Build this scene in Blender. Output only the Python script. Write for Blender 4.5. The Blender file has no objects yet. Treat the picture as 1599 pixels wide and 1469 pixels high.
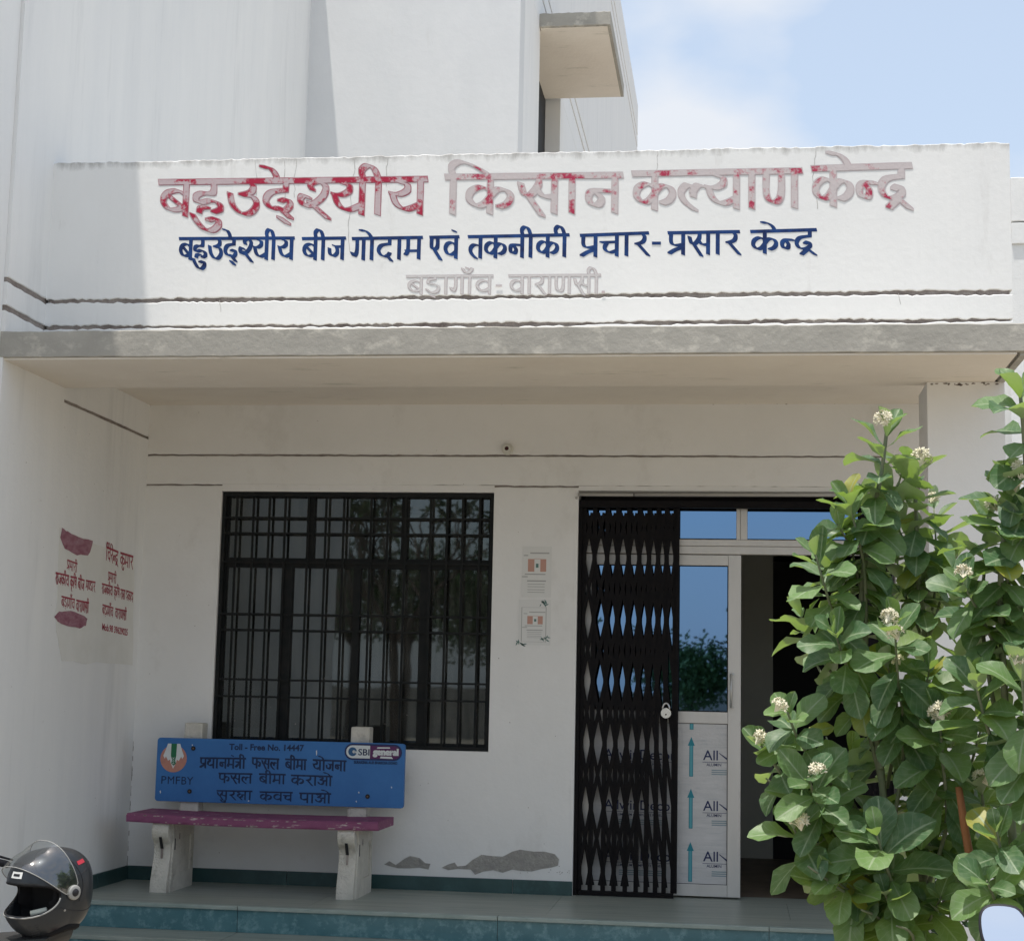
import bpy, bmesh, math, random
from mathutils import Vector, Matrix, Quaternion
R = math.radians
rnd = random.Random(11)
C = bpy.context.scene.collection
scene = bpy.context.scene

# ------------------------------------------------------------------ camera
FOC = 2600.0                       # focal length in units of a 1599 wide frame
YAW, PITCH, ROLL = -0.134735549, 0.132781177, 0.0214257822
CAM = Vector((0.0, -10.0, 1.173))
def cam_rows():
    c, s = math.cos, math.sin
    B = Matrix(((1,0,0),(0,0,-1),(0,1,0)))
    Ry = Matrix(((c(YAW),0,-s(YAW)),(0,1,0),(s(YAW),0,c(YAW))))
    Rp = Matrix(((1,0,0),(0,c(PITCH),s(PITCH)),(0,-s(PITCH),c(PITCH))))
    Rr = Matrix(((c(ROLL),-s(ROLL),0),(s(ROLL),c(ROLL),0),(0,0,1)))
    return Rr @ Rp @ Ry @ B
M = cam_rows()
cam = bpy.data.cameras.new('camera')
cam.sensor_width = 36; cam.sensor_fit = 'HORIZONTAL'
cam.lens = FOC*36/1599; cam.clip_start = .05; cam.clip_end = 3000
co = bpy.data.objects.new('camera', cam); C.objects.link(co)
rot = Matrix((M[0], -M[1], -M[2])).transposed()
co.matrix_world = Matrix.Translation(CAM) @ rot.to_4x4()
scene.camera = co
def ray(x, y): return M.transposed() @ Vector(((x-799.5)/FOC, (y-734.5)/FOC, 1))
def at(x, y, Y=None, X=None, Z=None):        # a point of the place, on a plane of known depth, side or height
    v = ray(x, y)
    t = (Y-CAM.y)/v.y if Y is not None else (X-CAM.x)/v.x if X is not None else (Z-CAM.z)/v.z
    return CAM + t*v

# ------------------------------------------------------------------ light
DX, DY = 0.115, 0.155              # the sun's rays drift this much east / inward per metre of fall
sun_dir = Vector((-DX, -DY, 1)).normalized()
elev = math.asin(sun_dir.z); azim = math.atan2(sun_dir.x, sun_dir.y)
world = bpy.data.worlds.new('World'); scene.world = world; world.use_nodes = True
wn = world.node_tree; wn.nodes.clear()
def N(t, typ, **k):
    n = t.nodes.new(typ)
    for a, b in k.items():
        if a.startswith('i_'): n.inputs[a[2:].replace('_', ' ')].default_value = b
        else: setattr(n, a, b)
    return n
def L(t, a, b): t.links.new(a, b)
sky = N(wn, 'ShaderNodeTexSky', sky_type='NISHITA', sun_disc=False, sun_elevation=elev, sun_rotation=azim)
sky.air_density = 1.0; sky.dust_density = 2.2; sky.ozone_density = 1.0
bg = N(wn, 'ShaderNodeBackground'); bg.inputs[1].default_value = 0.145
wo = N(wn, 'ShaderNodeOutputWorld')
tc = N(wn, 'ShaderNodeTexCoord')
mp = N(wn, 'ShaderNodeMapping'); mp.inputs[1].default_value = (3.1, 1.4, 0.35); mp.inputs[3].default_value = (1, 1, 2.0)
nz = N(wn, 'ShaderNodeTexNoise', noise_dimensions='3D'); nz.inputs['Scale'].default_value = 5.5
nz.inputs['Detail'].default_value = 7; nz.inputs['Roughness'].default_value = .52
rp = N(wn, 'ShaderNodeValToRGB'); rp.color_ramp.elements[0].position = .44; rp.color_ramp.elements[1].position = .74
haze = N(wn, 'ShaderNodeMixRGB'); haze.inputs[0].default_value = .62; haze.inputs[2].default_value = (2.35, 2.65, 2.95, 1)
mx = N(wn, 'ShaderNodeMixRGB'); mx.inputs[2].default_value = (3.0, 3.15, 3.4, 1)
L(wn, tc.outputs['Generated'], mp.inputs[0]); L(wn, mp.outputs[0], nz.inputs['Vector'])
acc = nz.outputs[0]
for (px_, py_), k0, amp in (((1120, 245), .9965, .34), ((1190, -20), .9988, .14), ((1130, 95), .9993, -.16), ((1420, 110), .992, -.16)):
    dv = ray(px_, py_).normalized(); vm = N(wn, 'ShaderNodeVectorMath', operation='DOT_PRODUCT'); vm.inputs[1].default_value = dv
    nm = N(wn, 'ShaderNodeVectorMath', operation='NORMALIZE'); L(wn, tc.outputs['Generated'], nm.inputs[0]); L(wn, nm.outputs[0], vm.inputs[0])
    mr = N(wn, 'ShaderNodeMapRange', interpolation_type='SMOOTHSTEP'); mr.inputs['From Min'].default_value = k0; mr.inputs['From Max'].default_value = 1; mr.inputs['To Max'].default_value = amp
    ad = N(wn, 'ShaderNodeMath', operation='ADD'); L(wn, vm.outputs['Value'], mr.inputs[0]); L(wn, acc, ad.inputs[0]); L(wn, mr.outputs[0], ad.inputs[1]); acc = ad.outputs[0]
L(wn, acc, rp.inputs[0]); L(wn, rp.outputs[0], mx.inputs[0])
L(wn, sky.outputs[0], haze.inputs[1]); L(wn, haze.outputs[0], mx.inputs[1])
L(wn, mx.outputs[0], bg.inputs[0]); L(wn, bg.outputs[0], wo.inputs[0])
sd = bpy.data.lights.new('sun', 'SUN'); sd.energy = 2.7; sd.angle = R(.5); sd.color = (1, .95, .88)
so = bpy.data.objects.new('sun', sd); C.objects.link(so)
so.rotation_euler = sun_dir.to_track_quat('Z', 'Y').to_euler()
vs = scene.view_settings
vs.view_transform = 'Standard'; vs.look = 'None'; vs.gamma = 1; vs.exposure = 0.92
try: vs.use_curve_mapping = False
except Exception: pass
scene.cycles.max_bounces = 8; scene.cycles.diffuse_bounces = 5
scene.cycles.transparent_max_bounces = 12

# ------------------------------------------------------------------ materials
def mat(name, col, rough=.8, var=None, scale=5, stretch=(1,1,1), bump=0, bscale=60, metal=0, spec=.3,
        col3=None, s3=1.2, t3=(.5,.7), str3=(1,1,1), coat=0, detail=6):
    """base colour, broken up by one soft noise (var) and one thresholded stain noise (col3), plus fine relief"""
    m = bpy.data.materials.new(name); m.use_nodes = True; t = m.node_tree
    b = t.nodes['Principled BSDF']
    b.inputs['Roughness'].default_value = rough; b.inputs['Metallic'].default_value = metal
    b.inputs['Specular IOR Level'].default_value = spec; b.inputs['Coat Weight'].default_value = coat
    b.inputs['Base Color'].default_value = (*col, 1)
    tcn = N(t, 'ShaderNodeTexCoord'); out = None
    g = N(t, 'ShaderNodeNewGeometry')
    if var:
        mpn = N(t, 'ShaderNodeMapping'); mpn.inputs[3].default_value = stretch
        n = N(t, 'ShaderNodeTexNoise'); n.inputs['Scale'].default_value = scale; n.inputs['Detail'].default_value = detail
        n.inputs['Roughness'].default_value = .65
        r = N(t, 'ShaderNodeValToRGB'); r.color_ramp.elements[0].position = .3; r.color_ramp.elements[1].position = .72
        r.color_ramp.elements[0].color = (*col, 1); r.color_ramp.elements[1].color = (*var, 1)
        L(t, g.outputs['Position'], mpn.inputs[0]); L(t, mpn.outputs[0], n.inputs['Vector']); L(t, n.outputs[0], r.inputs[0])
        out = r.outputs[0]
    if col3:
        mpn = N(t, 'ShaderNodeMapping'); mpn.inputs[3].default_value = str3; mpn.inputs[1].default_value = (3.3, 1.7, 9.1)
        n = N(t, 'ShaderNodeTexNoise'); n.inputs['Scale'].default_value = s3; n.inputs['Detail'].default_value = 9
        n.inputs['Roughness'].default_value = .7
        r = N(t, 'ShaderNodeValToRGB'); r.color_ramp.elements[0].position = t3[0]; r.color_ramp.elements[1].position = t3[1]
        x = N(t, 'ShaderNodeMixRGB'); x.inputs[2].default_value = (*col3, 1); x.inputs[1].default_value = (*col, 1)
        L(t, g.outputs['Position'], mpn.inputs[0]); L(t, mpn.outputs[0], n.inputs['Vector']); L(t, n.outputs[0], r.inputs[0])
        L(t, r.outputs[0], x.inputs[0])
        if out: L(t, out, x.inputs[1])
        out = x.outputs[0]
    if out: L(t, out, b.inputs['Base Color'])
    if bump:
        n = N(t, 'ShaderNodeTexNoise'); n.inputs['Scale'].default_value = bscale; n.inputs['Detail'].default_value = 8
        n.inputs['Roughness'].default_value = .6
        bp = N(t, 'ShaderNodeBump'); bp.inputs['Strength'].default_value = bump; bp.inputs['Distance'].default_value = .01
        L(t, g.outputs['Position'], n.inputs['Vector']); L(t, n.outputs[0], bp.inputs['Height']); L(t, bp.outputs[0], b.inputs['Normal'])
    return m
WHITE = mat('whitewash', (.84,.84,.825), .9, (.73,.735,.725), 1.6, (1,1,.6), .25, 26, col3=(.62,.62,.60), s3=5, t3=(.60,.86), str3=(1.3,1.3,.35))
STREAK = mat('streaked_whitewash', (.84,.84,.825), .9, (.78,.785,.78), 3, (1.6,1.6,.25), .25, 22, col3=(.64,.645,.64), s3=4, t3=(.55,.9), str3=(1.2,1.2,.14))
TOWERW = mat('tower_whitewash', (.73,.735,.735), .9, (.66,.67,.675), 1.6, (1,1,.6), .16, 14, col3=(.62,.62,.61), s3=5, t3=(.62,.86), str3=(1.3,1.3,.35))
PORCH = mat('porch_paint', (.80,.795,.775), .85, (.74,.735,.715), 1.6, (1,1,1), .35, 11, col3=(.62,.605,.575), s3=2.6, t3=(.56,.86), str3=(1,1,.7))
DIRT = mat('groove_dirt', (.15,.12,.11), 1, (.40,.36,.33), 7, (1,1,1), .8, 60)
CONC = mat('weathered_concrete', (.43,.41,.365), .95, (.34,.325,.29), 4, (1,1,1.6), .3, 34, col3=(.60,.57,.50), s3=7, t3=(.54,.72), str3=(1,1,1.4))
SOFFIT = mat('soffit_paint', (.82,.765,.68), .9, (.76,.70,.62), 2.4, (1,1,1), .3, 20, col3=(.42,.41,.33), s3=2.2, t3=(.60,.8), str3=(.8,3,1))
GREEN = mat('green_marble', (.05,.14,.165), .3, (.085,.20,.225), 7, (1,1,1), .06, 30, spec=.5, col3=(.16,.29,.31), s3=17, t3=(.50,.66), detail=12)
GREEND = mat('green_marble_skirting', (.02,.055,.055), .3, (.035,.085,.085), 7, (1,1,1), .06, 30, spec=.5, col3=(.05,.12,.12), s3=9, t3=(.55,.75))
TREAD = mat('grained_marble', (.34,.37,.33), .38, (.17,.21,.19), 5, (.35,4,1), .06, 30, spec=.45, col3=(.34,.35,.30), s3=5, t3=(.5,.7), str3=(.25,5,1))
NOSE = mat('marble_nosing', (.34,.39,.36), .35, (.20,.26,.24), 9, (.5,1,1), .05, 30, spec=.45)
BLACK = mat('black_steel', (.0035,.0035,.005), .6, (.009,.007,.007), 20, (1,1,1), .1, 80, spec=.14)
GRILL = mat('dark_grille_steel', (.008,.011,.012), .6, (.02,.02,.019), 14, (1,1,1), .1, 80, spec=.15)
ALU = mat('aluminium_frame', (.62,.60,.57), .42, (.53,.515,.49), 5, (1,1,.3), .05, 50, metal=.25, spec=.5)
FILM = mat('protective_film', (.60,.59,.585), .45, (.50,.50,.50), 12, (.5,1,3), .25, 60, spec=.4, col3=(.42,.44,.46), s3=16, t3=(.55,.72), str3=(.35,1,4))
TEAL = mat('teal_print', (.02,.22,.28), .5); NAVYP = mat('navy_print', (.02,.03,.10), .5); GREYP = mat('grey_print', (.22,.30,.33), .5)
PVC = mat('pvc_conduit', (.42,.41,.38), .6, (.36,.35,.33), 4)
REDPAINT = None
def fade(name, strong, weak, scale, lo, hi, str_=(1,1,1)):
    return mat(name, weak, .85, None, bump=.15, bscale=60, col3=strong, s3=scale, t3=(lo, hi), str3=str_)
REDF = fade('faded_red_paint', (.40,.022,.06), (.53,.43,.45), 9, .47, .54)
REDO = mat('faded_outline', (.52,.38,.40), .85, (.36,.08,.12), 10)
REDR = fade('rubbed_red_paint', (.42,.04,.09), (.57,.515,.515), 9, .53, .62)
GREYF = fade('rubbed_off_paint', (.42,.10,.14), (.60,.58,.575), 14, .62, .70)
GREYO = mat('rubbed_off_outline', (.585,.56,.56), .85, (.52,.42,.43), 16)
BLUEF = mat('blue_paint', (.006,.015,.075), .8, (.014,.07,.25), 16, (1,1,1), .1, 40)
MAROON = mat('maroon_paint', (.30,.03,.055), .8, (.42,.09,.12), 25)
SMUDGE = mat('smudged_maroon', (.26,.09,.13), .85, (.40,.24,.28), 14, (1,1,3), .1, 40, col3=(.15,.02,.05), s3=12, t3=(.55,.75))
PATCHW = mat('repainted_patch', (.72,.715,.67), .85, (.78,.775,.74), 6, (1,1,1), .1, 30)
BARE = mat('bare_plaster', (.40,.385,.35), .95, (.27,.26,.245), 22, (1,1,1), .9, 70, col3=(.42,.40,.36), s3=30, t3=(.55,.7))
BOARD = mat('blue_board_paint', (.028,.135,.37), .5, (.04,.17,.43), 6, (1,1,1), .12, 30, spec=.4, col3=(.40,.42,.44), s3=16, t3=(.72,.76))
SEATP = mat('plum_seat_paint', (.19,.055,.125), .7, (.25,.085,.165), 10, (1,1,1), .4, 40, col3=(.50,.44,.42), s3=16, t3=(.60,.66), str3=(.6,1,2))
PRECAST = mat('precast_concrete', (.66,.63,.56), .9, (.52,.50,.44), 12, (1,1,1), .9, 90, col3=(.25,.235,.21), s3=7, t3=(.54,.76))
INK = mat('dark_lettering', (.008,.016,.05), .6, (.018,.045,.12), 30)
PAPER = mat('paper_notice', (.70,.70,.68), .7); PAPERP = mat('salmon_print', (.52,.30,.24), .7); PRINTG = mat('grey_small_print', (.38,.38,.37), .7); LEAFG = mat('leaf_print', (.12,.22,.20), .7)
GROUND = mat('dusty_ground', (.33,.29,.235), .95, (.26,.23,.185), 1.2, (1,1,1), .6, 12, col3=(.24,.22,.17), s3=.7, t3=(.5,.75))
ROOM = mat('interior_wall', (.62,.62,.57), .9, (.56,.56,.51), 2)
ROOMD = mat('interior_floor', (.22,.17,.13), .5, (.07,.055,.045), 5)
DARKV = mat('dark_void', (.02,.02,.022), .7)  # near-black for holes and the unlit inner doorway, darkness put into the colour
PARW = mat('parapet_whitewash', (.85,.85,.835), .9, (.79,.795,.785), 1.6, (1,1,.6), .13, 26, col3=(.64,.63,.61), s3=5, t3=(.60,.86), str3=(1.3,1.3,.35))
t = PARW.node_tree; b_ = t.nodes['Principled BSDF']; src = b_.inputs['Base Color'].links[0].from_socket
ge_ = N(t, 'ShaderNodeNewGeometry'); sx_ = N(t, 'ShaderNodeSeparateXYZ'); L(t, ge_.outputs['Position'], sx_.inputs[0])
mr_ = N(t, 'ShaderNodeMapRange'); mr_.inputs['From Min'].default_value = 3.86; mr_.inputs['From Max'].default_value = 3.985; L(t, sx_.outputs[2], mr_.inputs[0])
n_ = N(t, 'ShaderNodeTexNoise'); n_.inputs['Scale'].default_value = 9; n_.inputs['Detail'].default_value = 9; n_.inputs['Roughness'].default_value = .72
mpn_ = N(t, 'ShaderNodeMapping'); mpn_.inputs[3].default_value = (1.4, 1, .5); L(t, ge_.outputs['Position'], mpn_.inputs[0]); L(t, mpn_.outputs[0], n_.inputs['Vector'])
m1_ = N(t, 'ShaderNodeMath', operation='MULTIPLY'); L(t, mr_.outputs[0], m1_.inputs[0]); L(t, n_.outputs[0], m1_.inputs[1])
r_ = N(t, 'ShaderNodeValToRGB'); r_.color_ramp.elements[0].position = .30; r_.color_ramp.elements[1].position = .62; L(t, m1_.outputs[0], r_.inputs[0])
x_ = N(t, 'ShaderNodeMixRGB'); x_.inputs[2].default_value = (.30,.29,.27,1); L(t, r_.outputs[0], x_.inputs[0]); L(t, src, x_.inputs[1]); L(t, x_.outputs[0], b_.inputs['Base Color'])
WOOD = mat('red_brown_shutter', (.26,.10,.07), .6, (.18,.06,.05), 8)

def glass(name, tint, gl, refl, rough=.02, wav=.0):
    m = bpy.data.materials.new(name); m.use_nodes = True; t = m.node_tree; t.nodes.clear()
    o = N(t, 'ShaderNodeOutputMaterial'); tr = N(t, 'ShaderNodeBsdfTransparent'); tr.inputs[0].default_value = (*tint, 1)
    g = N(t, 'ShaderNodeBsdfGlossy'); g.inputs[0].default_value = (*gl, 1); g.inputs['Roughness'].default_value = rough
    x = N(t, 'ShaderNodeMixShader'); x.inputs[0].default_value = refl
    if wav:
        n = N(t, 'ShaderNodeTexNoise'); n.inputs['Scale'].default_value = 2.2
        bp = N(t, 'ShaderNodeBump'); bp.inputs['Strength'].default_value = wav; bp.inputs['Distance'].default_value = .01
        ge = N(t, 'ShaderNodeNewGeometry'); L(t, ge.outputs['Position'], n.inputs['Vector']); L(t, n.outputs[0], bp.inputs['Height'])
        L(t, bp.outputs[0], g.inputs['Normal'])
    if 'dusty' in name:
        df = N(t, 'ShaderNodeBsdfDiffuse'); df.inputs[0].default_value = (.30,.30,.28,1); x0 = N(t, 'ShaderNodeMixShader')
        gq = N(t, 'ShaderNodeNewGeometry'); mq = N(t, 'ShaderNodeMapping'); mq.inputs[3].default_value = (9, 1, 1.2); L(t, gq.outputs['Position'], mq.inputs[0])
        nq = N(t, 'ShaderNodeTexNoise'); nq.inputs['Scale'].default_value = 3; nq.inputs['Detail'].default_value = 8; L(t, mq.outputs[0], nq.inputs['Vector'])
        rq = N(t, 'ShaderNodeMapRange'); rq.inputs['From Min'].default_value = .35; rq.inputs['From Max'].default_value = .75; rq.inputs['To Min'].default_value = .03; rq.inputs['To Max'].default_value = .22; L(t, nq.outputs[0], rq.inputs[0])
        L(t, rq.outputs[0], x0.inputs[0]); L(t, tr.outputs[0], x0.inputs[1]); L(t, df.outputs[0], x0.inputs[2]); tr = x0
    L(t, tr.outputs[0], x.inputs[1]); L(t, g.outputs[0], x.inputs[2]); L(t, x.outputs[0], o.inputs[0])
    return m
BLUEGLASS = glass('blue_reflective_glass', (.02,.04,.07), (.155,.27,.45), .9, .015, .03)
DARKGLASS = glass('dusty_window_glass', (.26,.29,.29), (.36,.40,.41), .20, .02, .04)
VISOR = glass('clear_visor', (.80,.82,.82), (.9,.9,.9), .16, .08)

# ------------------------------------------------------------------ mesh helpers
def link(name, me, m=None, parent=None, **p):
    o = bpy.data.objects.new(name, me); C.objects.link(o)
    if m is not None and not me.materials: me.materials.append(m)
    if parent is not None:
        o.parent = parent
    for k, v in p.items(): o[k] = v
    return o
def thing(name, label, cat, loc=(0,0,0), group=None):
    o = bpy.data.objects.new(name, None); C.objects.link(o); o.location = loc
    o.empty_display_size = .1; o['label'] = label; o['category'] = cat
    if group: o['group'] = group
    return o
class MB:
    """gathers verts and faces in world coordinates; build() links them relative to the parent's base"""
    def __init__(s): s.v = []; s.f = []; s.sm = False
    def face(s, pts):
        n = len(s.v); s.v += [tuple(p) for p in pts]; s.f.append(list(range(n, n+len(pts)))); return s
    def box(s, x0, x1, y0, y1, z0, z1):
        n = len(s.v)
        s.v += [(x0,y0,z0),(x1,y0,z0),(x1,y1,z0),(x0,y1,z0),(x0,y0,z1),(x1,y0,z1),(x1,y1,z1),(x0,y1,z1)]
        for q in ((0,3,2,1),(4,5,6,7),(0,1,5,4),(1,2,6,5),(2,3,7,6),(3,0,4,7)): s.f.append([n+i for i in q])
        return s
    def prism(s, pts, off):                        # outline pts (3D, planar) extruded by the vector off
        n = len(s.v); k = len(pts); off = Vector(off)
        s.v += [tuple(p) for p in pts] + [tuple(Vector(p)+off) for p in pts]
        s.f.append(list(range(n, n+k))); s.f.append([n+k+i for i in reversed(range(k))])
        for i in range(k): j = (i+1) % k; s.f.append([n+i, n+k+i, n+k+j, n+j])
        return s
    def tube(s, pts, r, seg=8, cap=True):
        pts = [Vector(p) for p in pts]; n0 = len(s.v); k = len(pts)
        rr = r if isinstance(r, (list, tuple)) else [r]*k
        up = None
        for i, p in enumerate(pts):
            d = (pts[min(i+1,k-1)]-pts[max(i-1,0)]).normalized()
            if up is None: up = d.orthogonal().normalized()
            up = (up - d*up.dot(d)).normalized(); w = d.cross(up)
            for j in range(seg):
                a = 2*math.pi*j/seg; s.v.append(tuple(p + (up*math.cos(a)+w*math.sin(a))*rr[i]))
        for i in range(k-1):
            for j in range(seg):
                a = n0+i*seg+j; b = n0+i*seg+(j+1) % seg; s.f.append([a, b, b+seg, a+seg])
        if cap: s.f.append([n0+j for j in reversed(range(seg))]); s.f.append([n0+(k-1)*seg+j for j in range(seg)])
        return s
    def mesh(s, name, base=(0,0,0)):
        b = Vector(base); me = bpy.data.meshes.new(name)
        me.from_pydata([tuple(Vector(v)-b) for v in s.v], [], s.f)
        bm = bmesh.new(); bm.from_mesh(me); bmesh.ops.recalc_face_normals(bm, faces=bm.faces) if not s.sm else None
        bm.to_mesh(me); bm.free(); me.update()
        return me
    def build(s, name, m, parent=None, smooth=False, bevel=0, **p):
        base = world_loc(parent) if parent is not None else (0,0,0)
        me = s.mesh(name, base)
        if bevel:
            bm = bmesh.new(); bm.from_mesh(me)
            bmesh.ops.remove_doubles(bm, verts=bm.verts, dist=1e-5)
            ed = [e for e in bm.edges if len(e.link_faces) == 2 and e.calc_face_angle(0) > .6]
            bmesh.ops.bevel(bm, geom=ed, offset=bevel, segments=2, affect='EDGES', profile=.6)
            bm.to_mesh(me); bm.free()
        if smooth:
            for q in me.polygons: q.use_smooth = True
        return link(name, me, m, parent, **p)
def world_loc(o):
    v = Vector((0,0,0))
    while o is not None: v += Vector(o.location); o = o.parent
    return v
def rough_strip(mb, a0, a1, z0, z1, yf, depth, axis='x', jt=.004, jb=.004, n=None, seed=0, step=.04, wob=0):
    """a plaster band: outer face at yf, uneven top and bottom arrises; runs along x (or along y on a side wall)"""
    r = random.Random(seed); n = n or max(2, int(abs(a1-a0)/step))
    def P(a, o, z): return (a, yf+o, z) if axis == 'x' else (yf+o, a, z)
    def ww(k):                                     # smooth random walk
        out = []; v = 0; w = 0
        for i in range(n+1):
            w = w*.93 + r.gauss(0, 1)*.3; out.append(k*(w*.3 + r.uniform(-.6, .6)))
        return out
    sg = 1 if depth > 0 else -1
    tj, bj, wj = ww(jt), ww(jb), ww(wob)
    g = len(mb.v)
    for i in range(n+1):
        a = a0+(a1-a0)*i/n
        mb.v += [P(a, depth, z0), P(a, .004*sg, z0+bj[i]), P(a, wj[i]*.3, z0+bj[i]+.004), P(a, wj[i]*.3, z1+tj[i]-.004), P(a, .004*sg, z1+tj[i]), P(a, depth, z1)]
    for i in range(n):
        for j in range(5):
            q = g+i*6+j; mb.f.append([q, q+6, q+7, q+1])
        q = g+i*6; mb.f.append([q+5, q+11, q+6, q])
    mb.f.append([g+j for j in range(6)]); mb.f.append([g+n*6+j for j in reversed(range(6))])
    return mb

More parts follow.
